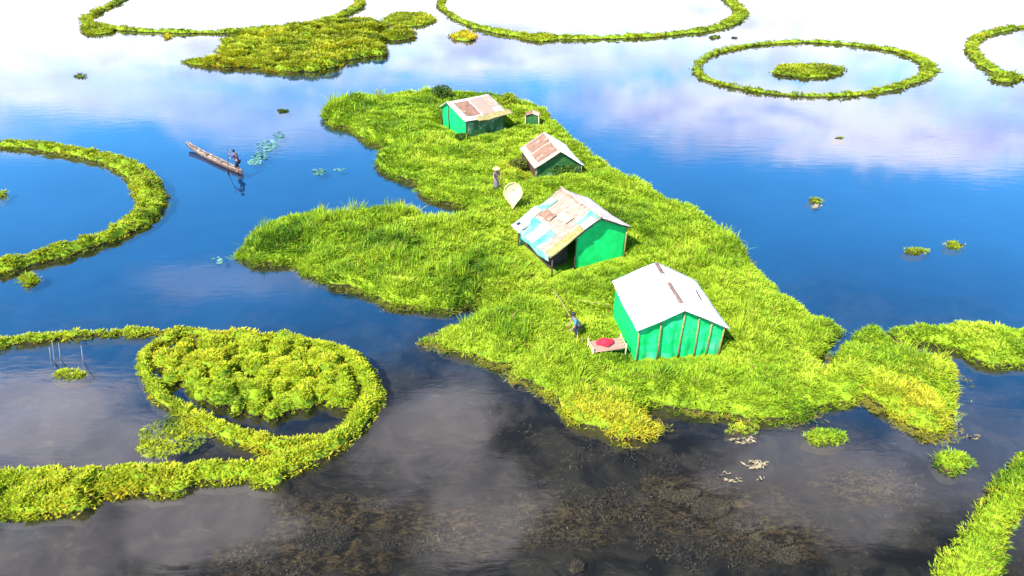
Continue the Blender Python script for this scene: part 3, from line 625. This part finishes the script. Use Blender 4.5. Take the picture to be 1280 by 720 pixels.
def gable(h, v, seed=0, bulge=.07, inset=.93, folds=0.0, lo=-.35, ul=None, ur=None, th=.02):
    a0 = -h['wl']*inset if ul is None else ul; a1 = h['wr']*inset if ur is None else ur
    def f(a, b):
        u = a0+(a1-a0)*a; top = roofz(h, u)-.07; z = lo+(top-lo)*b
        d = bulge*wob3((u*1.2, seed, z), 1.0, seed)+folds*math.cos(u*9+z*.5+1.2*wob3((u, z, 3), .8, seed))*(.35+.65*(1-b))
        return (u, v+d, z)
    return sheet(f, 44, 12, th)
def sidewall(h, side, v0, v1, seed=0, lo=-.35, inset=.93, bulge=.06):
    u = -h['wl']*inset if side < 0 else h['wr']*inset; top = roofz(h, u)-.07
    def f(a, b):
        v = v0+(v1-v0)*a; z = lo+(top-lo)*b; return (u+bulge*wob3((v, seed, z), 1.2, seed), v, z)
    return sheet(f, 20, 8, .02)
def post(bm_parent, h, u, v, top, r=.04, m='bamboo', lo=-.4):
    bm = bmesh.new(); j = random.uniform(-.03, .03)
    add_tube(bm, [(u+j, v, lo), (u+j*.4, v-.01, (lo+top)/2), (u-j, v, top)], [r*1.1, r, r*.9], 8); return obj('post', bm, M[m], bm_parent, True)
def beam(par, p, q, r=.035, m='bamboo', name='beam'):
    bm = bmesh.new(); p, q = Vector(p), Vector(q); mid = (p+q)/2-Vector((0, 0, .02)); add_tube(bm, [p, mid, q], r, 8); return obj(name, bm, M[m], par, True)

# hut 4: white roof, green net walls, bamboo posts at the front
h = H4; R = hut(h, 'nearest hut with a clean white roof and bright green net walls')
obj('roof_sheet', slope(h, -1, sag=.05, seed=1, rag=.012), M['white'], R, True); obj('roof_sheet', slope(h, 1, sag=.05, seed=2, rag=.012), M['white'], R, True)
for v0, v1 in ((.55, 2.35), (3.2, 4.25)):
    def f(a, b, v0=v0, v1=v1):
        u = (-.10+.20*a)+.03*wob3((b*4, v0, a), 2, 3); v = v0+(v1-v0)*b+.06*wob3((a*3, b*3, 1), 2, 4); return (u, v, roofz(h, u)+.055+.02*wob3((u*4, v, 0), 2, 5))
    obj('ridge_strip', sheet(f, 4, 16, .025), M['ridge'], R)
beam(R, (1.55, 1.95, roofz(h, 1.55)+.06), (1.62, 2.75, roofz(h, 1.62)+.06), .035, 'darkwood', 'roof_stick')
obj('front_wall', gable(h, .30, 4, .07, .93, .08), M['netmid'], R, True); obj('back_wall', gable(h, h['L']-.25, 5), M['net'], R, True)
obj('side_wall', sidewall(h, -1, .32, h['L']-.27, 6), M['net'], R, True); obj('side_wall', sidewall(h, 1, .32, h['L']-.27, 7), M['net'], R, True)
for u in (-1.96, -.98, .05, .80, 1.42, 2.05): post(R, h, u, .20, roofz(h, u)-.08, .038 if u else .05)
beam(R, (-h['wl']*.97, .19, roofz(h, -h['wl'])-.02), (0, .19, h['ht']-.09)); beam(R, (0, .16, h['ht']-.09), (h['wr']*.97, .16, roofz(h, h['wr'])-.02))
# hut 3: patched roof, gable of green net to the right of a dark gap
h = H3; R = hut(h, 'hut with a patched thatch and turquoise tarp roof and green net gable')
obj('roof_thatch', slope(h, -1, sag=.07, seed=11, th=.07), M['thatch'], R, True)
obj('roof_sheet', slope(h, 1, sag=.05, seed=12, th=.06), M['offwhite'], R, True)
tp = [('turq',.66,1.03,1.2,4.2),('paleblue',.62,1.04,2.0,2.9),('turq',.02,.34,.15,1.0),('paleblue',.10,.50,-.02,.62),('paleblue',.50,.92,3.75,4.5),('turq',.22,.52,3.6,4.3),('paleblue',.78,1.05,3.5,4.46),('beige',.30,.46,1.4,2.4),('rust',.45,.60,2.5,3.6)]
for i, (mm, u0, u1, v0, v1) in enumerate(tp):
    obj('tarp_patch', slope(h, -1, v0, v1, u0, u1, .025+.012*i, .008, .07, 11, .05), M[mm], R, True)
obj('moss_fringe', slope(h, -1, -.06, .55, .34, 1.0, .14, .10, .10, 15, .06), M['moss'], R, True)
obj('front_wall', gable(h, .35, 13, .06, ul=-1.35, ur=h['wr']*.95), M['net'], R, True)
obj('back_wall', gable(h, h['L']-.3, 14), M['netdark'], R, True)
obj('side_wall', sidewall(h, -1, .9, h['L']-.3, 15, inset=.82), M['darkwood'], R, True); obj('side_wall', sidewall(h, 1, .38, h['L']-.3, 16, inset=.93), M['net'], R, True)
def f(a, b):
    v = .15+3.3*a; top = roofz(h, -h['wl'])-.02; lo = top-.42-.16*wob3((v*1.3, 0, 2), 1.2, 8)
    return (-h['wl']-.03+.05*wob3((v*2, b, 5), 1.4, 6), v, lo+(top-lo)*b)
obj('tarp_drape', sheet(f, 24, 6, .015), M['turq'], R, True)
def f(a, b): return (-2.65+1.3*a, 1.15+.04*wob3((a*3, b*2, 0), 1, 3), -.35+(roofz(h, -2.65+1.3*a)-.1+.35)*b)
obj('void_sheet', sheet(f, 10, 8, .02), M['darkwood'], R)  # dark sheet stands in for the shade in the gap under the eave
for u, v in ((-2.95, .12), (-1.38, .28), (1.98, .25), (-2.95, 4.2)): post(R, h, u, v, roofz(h, u)-.09, .045, 'darkwood' if u < -1 else 'bamboo')
beam(R, (0, .10, h['ht']-.12), (h['wr']*1.0, .10, h['hr']-.10), .045, 'darkwood'); beam(R, (-h['wl'], .06, h['hl']-.10), (0, .06, h['ht']-.12), .04, 'darkwood')
beam(R, (-.05, -.05, h['ht']+.07), (.05, h['L']+.05, h['ht']+.07), .05, 'beige', 'ridge_pole')
for (u, v, s) in ((-2.95, 3.5, .16), (-2.7, 3.9, .13), (-2.98, 4.1, .11)):
    bm = bmesh.new(); add_ball(bm, (u, v, roofz(h, u)+.10), s, (1.3, 1, .6))
    for w in bm.verts: w.co += Vector((1, .6, .8))*.05*wob3(w.co*6, 1, 3)
    obj('rag_bundle', bm, M['offwhite'] if s > .12 else M['black'], R, True)
# hut 2: low, rusty panels left, white sheet right
h = H2; R = hut(h, 'low hut with rusty brown panels on one roof slope and white on the other')
obj('roof_board', slope(h, -1, sag=.04, seed=21), M['beige'], R, True); obj('roof_sheet', slope(h, 1, sag=.05, seed=22), M['white'], R, True)
for v0, v1 in ((.45, 2.15), (2.4, 4.05)): obj('rusty_panel', slope(h, -1, v0, v1, .07, .80, .035, .012, .04, 21, .015), M['rust'], R, True)
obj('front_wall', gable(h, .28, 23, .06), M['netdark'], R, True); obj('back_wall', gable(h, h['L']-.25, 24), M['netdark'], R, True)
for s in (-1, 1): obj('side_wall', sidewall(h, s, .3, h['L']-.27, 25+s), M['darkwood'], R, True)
for u in (-1.75, 1.7): post(R, h, u, .18, roofz(h, u)-.08, .04)
# hut 1: far one, green gable left, pinkish roof
h = H1; R = hut(h, 'farthest hut with a pinkish brown roof and vivid green left gable')
obj('roof_sheet', slope(h, 1, sag=.06, seed=31), M['offwhite'], R, True); obj('roof_sheet', slope(h, -1, sag=.05, seed=32), M['offwhite'], R, True)
for i, (v0, v1, a, b) in enumerate(((.5, 1.9, .12, .8), (2.05, 3.3, .08, .85), (3.35, 4.2, .1, .6))): obj('rusty_panel', slope(h, 1, v0, v1, a, b, .035, .012, .06, 31, .03), M['thatch'] if i == 2 else M['rust'] if i == 0 else M['pink'], R, True)
obj('thatch_eave', slope(h, 1, 1.2, 4.7, .86, 1.08, .05, .06, .06, 33, .04), M['moss'], R, True)
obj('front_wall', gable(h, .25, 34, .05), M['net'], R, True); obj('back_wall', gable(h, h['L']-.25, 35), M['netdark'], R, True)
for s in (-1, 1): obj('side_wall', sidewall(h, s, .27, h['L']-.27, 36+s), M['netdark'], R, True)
for u in (-1.2, 0, 2.85): post(R, h, u, .16, roofz(h, u)-.08, .045, 'darkwood')
# tiny shed behind
R = empty('shed', (sh.x, sh.y, Z0), -.1); tag(R, 'tiny open shed with a brown roof between the two farthest huts', 'shed')
hs = dict(wl=.62, wr=.62, L=1.0, hl=.95, hr=.95, ht=1.15)
for s in (-1, 1): obj('roof_board', slope(hs, s, sag=.02, seed=41), M['rust'] if s < 0 else M['beige'], R, True)
obj('front_wall', gable(hs, .12, 42, .02, lo=-.3), M['netdark'], R, True)
for u, v in ((-.58, .04), (.58, .04), (-.58, .95), (.58, .95)): post(R, hs, u, v, .93, .035, 'cream')

# ------------------------------------------------------------------ bushes
def bush(px, py, r, h_, lab, mt='bush'):
    p = gpt(px, py); root = empty('bush', p); tag(root, lab, 'bush')
    bm = bmesh.new()
    for k in range(5):
        a = k*1.257+random.random(); add_tube(bm, [(0, 0, -.1), (math.cos(a)*r*.3, math.sin(a)*r*.3, h_*.5), (math.cos(a)*r*.6, math.sin(a)*r*.6, h_*.85)], [.03, .02, .008], 5)
    obj('stem', bm, M['darkwood'], root)
    N = 900; q = rng.normal(0, 1, (N, 3)); q /= np.linalg.norm(q, axis=1)[:, None]; rr = rng.random(N)**.4
    c = q*rr[:, None]*np.array([r, r, h_*.5])*(0.75+.5*fbm2(q[:, 0]*2+5, q[:, 1]*2+q[:, 2], 3, 2))[:, None]+np.array([0, 0, h_*.55])
    u = rng.normal(0, 1, (N, 3)); u /= np.linalg.norm(u, axis=1)[:, None]; v = np.cross(u, rng.normal(0, 1, (N, 3))); v /= np.linalg.norm(v, axis=1)[:, None]
    s = .11; V = np.stack([c-u*s, c+v*s*.5, c+u*s, c-v*s*.5], 1).reshape(-1, 3)
    np_mesh('foliage', V, np.arange(4*N).reshape(N, 4), M[mt], np.repeat(np.stack([rng.random(N), rng.random(N), np.zeros(N)], 1), 4, 0), parent=root)
bush(553, 124, 1.0, 1.3, 'dark leafy bush behind the vivid green gable of the farthest hut')
bush(634, 133, 1.0, 1.2, 'yellow green bush behind the right end of the farthest hut', 'ring')
bush(648, 212, .7, .8, 'dark bush at the left foot of the low rusty roofed hut', 'weed')
bush(706, 217, 1.25, .85, 'green bush in front of the low rusty roofed hut', 'bush')
bush(578, 176, .6, .6, 'small dark bush in front of the vivid green gable corner', 'bush')

# ------------------------------------------------------------------ people (one skinned body each; clothes, hair and hats as children)
def skin_mesh(name, joints, edges, m, parent, sub=2):
    me = bpy.data.meshes.new(name); names = list(joints); ix = {k: i for i, k in enumerate(names)}
    me.from_pydata([joints[k][0] for k in names], [(ix[a], ix[b]) for a, b in edges], [])
    o = bpy.data.objects.new(name, me); SC.collection.objects.link(o)
    md = o.modifiers.new('s', 'SKIN'); md.use_smooth_shade = True
    for k in names:
        sv = me.skin_vertices[0].data[ix[k]]; r = joints[k][1]; sv.radius = (r, r) if not hasattr(r, '__len__') else r; sv.use_root = (k == names[0])
    s2 = o.modifiers.new('u', 'SUBSURF'); s2.levels = sub; s2.render_levels = sub
    dg = bpy.context.evaluated_depsgraph_get(); nm = bpy.data.meshes.new_from_object(o.evaluated_get(dg)); bpy.data.objects.remove(o)
    nm.name = name; nm.materials.clear(); nm.materials.append(m); nm.polygons.foreach_set('use_smooth', [True]*len(nm.polygons))
    return link(bpy.data.objects.new(name, nm), parent)
def person(loc, rz, label, shirt, lower, lean=.25, hat=None, arms=None, knee=.0, skirt=False, sc=1.0):
    """x right, y forward; feet at z=0, about 1.6 m tall"""
    root = empty('person', loc, rz); root.scale = (sc, sc, sc); tag(root, label, 'person')
    hip = Vector((0, -.06*knee*3, .84-.22*knee)); up = Vector((0, math.sin(lean), math.cos(lean))); X = Vector((1, 0, 0))
    J = {'hip': (hip, .115), 'waist': (hip+up*.17, .105), 'chest': (hip+up*.38, (.135, .105)), 'nb': (hip+up*.50, .055)}
    hd = hip+up*.50+Vector((0, .03, .10)); J['neck'] = (hd-Vector((0, .01, .03)), .05); J['head'] = (hd+Vector((0, .015, .08)), .088); J['crown'] = (hd+Vector((0, .0, .16)), .072)
    E = [('hip', 'waist'), ('waist', 'chest'), ('chest', 'nb'), ('nb', 'neck'), ('neck', 'head'), ('head', 'crown')]
    arms = arms or {-1: ((-.27, .05, -.25), (-.22, .22, -.44)), 1: ((.27, .05, -.25), (.22, .22, -.44))}
    for s in (-1, 1):
        t = 'l' if s < 0 else 'r'; S = hip+up*.44+X*s*.17; e, w = [S+Vector(q)-X*s*.17 for q in arms[s]]
        J['sh'+t] = (S, .058); J['el'+t] = (e, .042); J['wr'+t] = (w, .028); hd_ = (w-e).normalized(); J['pa'+t] = (w+hd_*.06, (.036, .02))
        E += [('chest', 'sh'+t), ('sh'+t, 'el'+t), ('el'+t, 'wr'+t), ('wr'+t, 'pa'+t)]
        sd_ = hd_.orthogonal().normalized(); n2_ = hd_.cross(sd_)
        for fi in range(4):
            o_ = sd_*(-.027+.018*fi); L_ = (.062, .075, .07, .055)[fi]; b_ = w+hd_*.075+o_
            J[f'f{t}{fi}'] = (b_+hd_*L_*.5, .009); J[f'g{t}{fi}'] = (b_+hd_*L_*.75+n2_*L_*.45, .008); E += [('pa'+t, f'f{t}{fi}'), (f'f{t}{fi}', f'g{t}{fi}')]
        J['th'+t] = (w+hd_*.05+sd_*.05+n2_*.02, .010); E.append(('pa'+t, 'th'+t))
        k = Vector((s*.10, .10*knee*3+.01, .45-.05*knee)); an = Vector((s*.11, -.02, .08)); toe = Vector((s*.13, .15, .03))
        J['tg'+t] = (hip+X*s*.09+Vector((0, 0, -.06)), .085); J['kn'+t] = (k, .058); J['an'+t] = (an, .038); J['to'+t] = (toe, (.04, .025))
        E += [('hip', 'tg'+t), ('tg'+t, 'kn'+t), ('kn'+t, 'an'+t), ('an'+t, 'to'+t)]
    body = skin_mesh('body', J, E, M['skin'], root)
    hc = J['head'][0]
    for nm_, q, r_, s_, mm in [('eye', (s*.034, .092, .012), .011, (1, 1, 1), 'eye') for s in (-1, 1)]+[('nose', (0, .105, -.012), .016, (1, 1.1, 1.5), 'skin'), ('mouth', (0, .094, -.05), .018, (1.5, .5, .35), 'skin')]+[('ear', (s*.095, 0, -.005), .022, (.5, .8, 1.3), 'skin') for s in (-1, 1)]:
        bm = bmesh.new(); add_ball(bm, hc+Vector(q), r_, s_, 8, 6); obj(nm_, bm, M[mm], root, True)
    bm = bmesh.new(); add_ball(bm, hc+Vector((0, -.018, .045)), .105, (1, 1.05, .95), 16, 10)
    obj('hair', bm, M['hair'], root, True)
    if hat:
        bm = bmesh.new(); rings = [(.0, .24), (.03, .215), (.19, .135), (.15, .12), (.10, .20), (.0, .0)]
        bm.verts.new((0, 0, 0)); bm.clear(); prof = [(.27, .09), (.20, .125), (.10, .20), (.02, .245), (.015, .225), (.10, .18), (.20, .11), (.265, .08)]; nseg = 20
        rr_ = [[bm.verts.new(hc+Vector((r*math.cos(2*math.pi*q/nseg), r*math.sin(2*math.pi*q/nseg), z-.03))) for q in range(nseg)] for r, z in prof]
        for a, b in zip(rr_, rr_[1:]+rr_[:1]):
            for q in range(nseg): bm.faces.new((a[q], a[(q+1) % nseg], b[(q+1) % nseg], b[q]))
        bmesh.ops.recalc_face_normals(bm, faces=bm.faces); obj('hat', bm, M[hat], root, True)
    SJ = {'hip': (hip+Vector((0, 0, -.03)), .135), 'waist': (J['waist'][0], .128), 'chest': (J['chest'][0], (.158, .128)), 'nb': (hip+up*.475, .075)}; SE = [('hip', 'waist'), ('waist', 'chest'), ('chest', 'nb')]
    for t in 'lr':
        SJ['sh'+t] = (J['sh'+t][0], .075); m_ = J['sh'+t][0].lerp(J['el'+t][0], .85); SJ['el'+t] = (m_, .062); SE += [('chest', 'sh'+t), ('sh'+t, 'el'+t)]
    skin_mesh('shirt', SJ, SE, M[shirt], root)
    if skirt:
        bm = bmesh.new(); add_tube(bm, [hip+Vector((0, 0, .08)), hip+Vector((0, .02, -.2)), Vector((0, .03, .36)), Vector((0, .02, .14))], [.14, .19, .20, .22], 18); obj('skirt', bm, M[lower], root, True)
    else:
        TJ = {'hip': (hip+Vector((0, 0, .02)), .138)}; TE = []
        for t in 'lr':
            TJ['tg'+t] = (J['tg'+t][0], .105); TJ['kn'+t] = (J['kn'+t][0]+Vector((0, 0, .02)), .078); TJ['mn'+t] = (J['kn'+t][0].lerp(J['an'+t][0], .4), .068); TE += [('hip', 'tg'+t), ('tg'+t, 'kn'+t), ('kn'+t, 'mn'+t)]
        skin_mesh('trousers', TJ, TE, M[lower], root)
    return root

# ------------------------------------------------------------------ boat with its paddler
A, B_ = at(235, 184, .15), at(303, 216, .15); dv = B_-A; Lb = dv.length; rz = math.atan2(dv.y, dv.x)
boat = empty('boat', (A.x, A.y, 0), rz); tag(boat, 'long narrow wooden dugout boat with a raised pale bow', 'boat')
def hull_f(off, zt):
    def f(a, b):
        x = Lb*b; w = .31*math.sin(math.pi*min(1, max(.02, b))**.8)**.55*(1-.25*(1-b))-off; w = max(w, .02); t = (a-.5)*math.pi
        rise = .34*(max(0, .35-b)/.35)**2+.10*(max(0, b-.85)/.15)**2
        return (x, w*math.sin(t), zt*(1-math.cos(t)**.8)-.10+rise+off*.6)
    return f
bm = bmesh.new(); no, nv = 12, 30; fo, fi_ = hull_f(0, .36), hull_f(.05, .33)
O = [[bm.verts.new(fo(i/no, j/nv)) for j in range(nv+1)] for i in range(no+1)]; I = [[bm.verts.new(fi_(i/no, j/nv)) for j in range(nv+1)] for i in range(no+1)]
for i in range(no):
    for j in range(nv): bm.faces.new((O[i][j], O[i][j+1], O[i+1][j+1], O[i+1][j])); bm.faces.new((I[i][j], I[i+1][j], I[i+1][j+1], I[i][j+1]))
for i in (0, no):
    for j in range(nv): bm.faces.new((O[i][j], I[i][j], I[i][j+1], O[i][j+1]))
for j in (0, nv):
    for i in range(no): bm.faces.new((O[i][j], O[i+1][j], I[i+1][j], I[i][j]))
bmesh.ops.recalc_face_normals(bm, faces=bm.faces); obj('hull', bm, M['boathull'], boat, True)
def f(a, b):
    q = .05+.86*b; x, y, z = hull_f(.05, .33)(0 if a < .5 else 1, q); w = abs(y); return (x, (a-.5)*2*w*.97, z-.10-.03*math.cos((a-.5)*math.pi))
obj('deck_board', sheet(f, 8, 24, .02), M['boatwood'], boat, True)
for k in range(2):
    y0_ = 0 if k == 0 else 1; bm = bmesh.new(); add_tube(bm, [Vector(hull_f(.02, .36)(y0_, q/16))+Vector((0, 0, .02)) for q in range(17)], .035, 6); obj('gunwale', bm, M['boatwood'], boat, True)
for q in (.35, .62): 
    x, y, z = hull_f(.05, .33)(1, q); bm = bmesh.new(); add_box(bm, (x, 0, z-.02), (.16, abs(y)*2, .03)); obj('thwart', bm, M['boatwood'], boat)
P1 = A+dv*.945; P1.z = .13
pers = person(P1, rz+math.pi/2+.5, 'boatman in violet top and dark trousers standing at the stern of the boat', 'violet', 'black', .30, None,
              {-1: ((-.22, .20, -.20), (-.05, .40, -.25)), 1: ((.24, .22, -.10), (.10, .42, -.02))}, .35, sc=1.12)
pd = empty('paddle', P1, rz+math.pi/2+.5); pd.scale = (1.14, 1.14, 1.14); tag(pd, 'thin wooden paddle held by the boatman at the stern', 'paddle')
bm = bmesh.new(); add_tube(bm, [(.14, .62, 1.45), (.0, .66, .75), (-.12, .70, .05)], .018, 7); obj('shaft', bm, M['darkwood'], pd, True)
bm = bmesh.new(); add_ball(bm, (-.165, .71, -.20), .28, (.32, .06, 1), 12, 8); obj('blade', bm, M['darkwood'], pd, True)

# ------------------------------------------------------------------ people and things on the island
p = gpt(620, 237); person(p, math.pi+.6, 'person in a pale straw hat and plum clothes standing by the woven scoop', 'purple', 'greycloth', .12, 'straw', {-1: ((-.27, .05, -.25), (-.25, .20, -.42)), 1: ((.30, .15, -.12), (.42, .38, -.15))}, .1, True)
p = gpt(721, 423); person(p, math.pi*.5+.2, 'person in blue clothes bending over in the grass left of the red bundle', 'blue', 'black', .55, None, None, .3)
# woven scoop
p = gpt(641, 263); p.z += .28; sc_ = empty('scoop_basket', p, -.05); tag(sc_, 'pale yellow woven scoop basket propped upright beside the patched hut', 'basket')
def outline(t):
    """rounded top, pointed foot"""
    a = 2*math.pi*t-math.pi/2; x, z = math.cos(a), math.sin(a); return (.58*x*(1-.0*z)*(1 if z > -.2 else max(.10, 1+(z+.2)*1.15)), .78+.62*z if z > 0 else .78+.95*z)
def f(a, b):
    t = (b) ; x, z = outline(t); q = a; return (x*q, .10+(1-q*q)*.22+(z-.0)*.34*.0+(.78+(z-.78)*q)*.30, .78+(z-.78)*q)
bm = bmesh.new(); nr, ns = 8, 40; V0 = [[bm.verts.new(Vector(f(i/nr if i else .02, j/ns))) for j in range(ns)] for i in range(nr+1)]; V1 = [[bm.verts.new(v.co+Vector((0, .025, 0))) for v in r] for r in V0]
for VV in (V0, V1):
    for i in range(nr):
        for j in range(ns): bm.faces.new((VV[i][j], VV[i][(j+1) % ns], VV[i+1][(j+1) % ns], VV[i+1][j]))
    bm.faces.new(VV[0])
for j in range(ns): bm.faces.new((V0[nr][j], V0[nr][(j+1) % ns], V1[nr][(j+1) % ns], V1[nr][j]))
bmesh.ops.recalc_face_normals(bm, faces=bm.faces); obj('woven_pan', bm, M['woven'], sc_, True)
bm = bmesh.new(); add_tube(bm, [Vector(f(1, j/ns)) for j in range(ns+1)], .028, 7, False); obj('rim', bm, M['straw'], sc_, True)
bm = bmesh.new(); add_tube(bm, [(0, .95, -.1), (0, .5, 1.0)], .03, 7); obj('prop_stick', bm, M['bamboo'], sc_, True)
# low rack with red cloth
a_, b_ = at(741, 446, .62), at(782, 441, .62); rk = empty('rack', a_, math.atan2(b_.y-a_.y, b_.x-a_.x)); tag(rk, 'low pale rack with pink boards beside the nearest hut', 'rack')
Lr = (b_-a_).length
for k in range(6): bm = bmesh.new(); add_box(bm, (Lr/2, .07+.13*k, .30+.006*math.sin(k*9)), (Lr-.08, .115, .022)); obj('tray_board', bm, M['pink'], rk)
for x in (0, Lr):
    for y in (0, .78):
        bm = bmesh.new(); add_tube(bm, [(x, y, -.25), (x, y, .52)], .032, 8); obj('leg', bm, M['cream'], rk, True)
    for z, q in ((.42, .03), (.24, .0)): bm = bmesh.new(); add_tube(bm, [(x, -q*2, z), (x, .78+q*2, z)], .025, 8); obj('end_rail', bm, M['cream'], rk, True)
for y in (-.0, .78):
    bm = bmesh.new(); add_tube(bm, [(-.05, y, .265), (Lr+.05, y, .265)], .025, 8); obj('side_rail', bm, M['pink'], rk, True)
bm = bmesh.new()
for cx, cy, r in ((.0, 0, .26), (.22, .06, .20), (-.2, .03, .18), (.08, -.12, .17)): add_ball(bm, (cx, cy, r*.45), r, (1, .9, .75), 16, 10)
for v in bm.verts: v.co += v.co.normalized()*.06*wob3(v.co*5, 1, 9); v.co.z = max(v.co.z, .0)
rc = obj('cloth_bundle', bm, M['red'], None, True); rc.location = rk.matrix_basis @ Vector((Lr*.42, .42, .315)); tag(rc, 'red cloth bundle heaped on the low pale rack', 'cloth')
# bamboo poles lying in the grass
def pole(name, q, r, m, lab, cat, grp=None):
    bm = bmesh.new(); q = [Vector(x) for x in q]; o = q[0].copy(); add_tube(bm, [x-o for x in q], r, 8); b = obj(name, bm, M[m], None, True); b.location = o; return tag(b, lab, cat, grp)
a_, b_ = gpt(690, 372), gpt(712, 400); pole('bamboo_pole', [a_+Vector((0, 0, .55)), (a_+b_)/2+Vector((0, 0, .5)), b_+Vector((0, 0, .25))], [.02, .03, .04], 'moss', 'thick yellow pole slanting through the grass left of the blue person', 'pole')
a_, b_ = gpt(722, 383), gpt(764, 391); pole('bamboo_pole', [a_+Vector((0, 0, .4)), b_+Vector((0, 0, .45))], .016, 'moss', 'thin pale pole lying in the grass behind the blue person', 'pole')
# thin poles round the low yellow clump
for i, (px, py, hh, ln) in enumerate(((70, 466, 1.25, .42), (77, 462, .95, .36), (106, 466, .95, .30), (65, 462, .7, .30))):
    b0 = at(px, py, -.6); pole('thin_pole', [b0, b0+Vector((ln, .05, .6+hh))], [.024, .016], 'greypole',
        ['tallest thin grey pole at the left end of the low yellow clump', 'thin grey pole just right of the tallest pole behind the yellow clump', 'thin grey pole at the right end of the low yellow clump', 'shortest thin grey pole left of the low yellow clump'][i], 'pole', 'thin poles in the lower left ring')
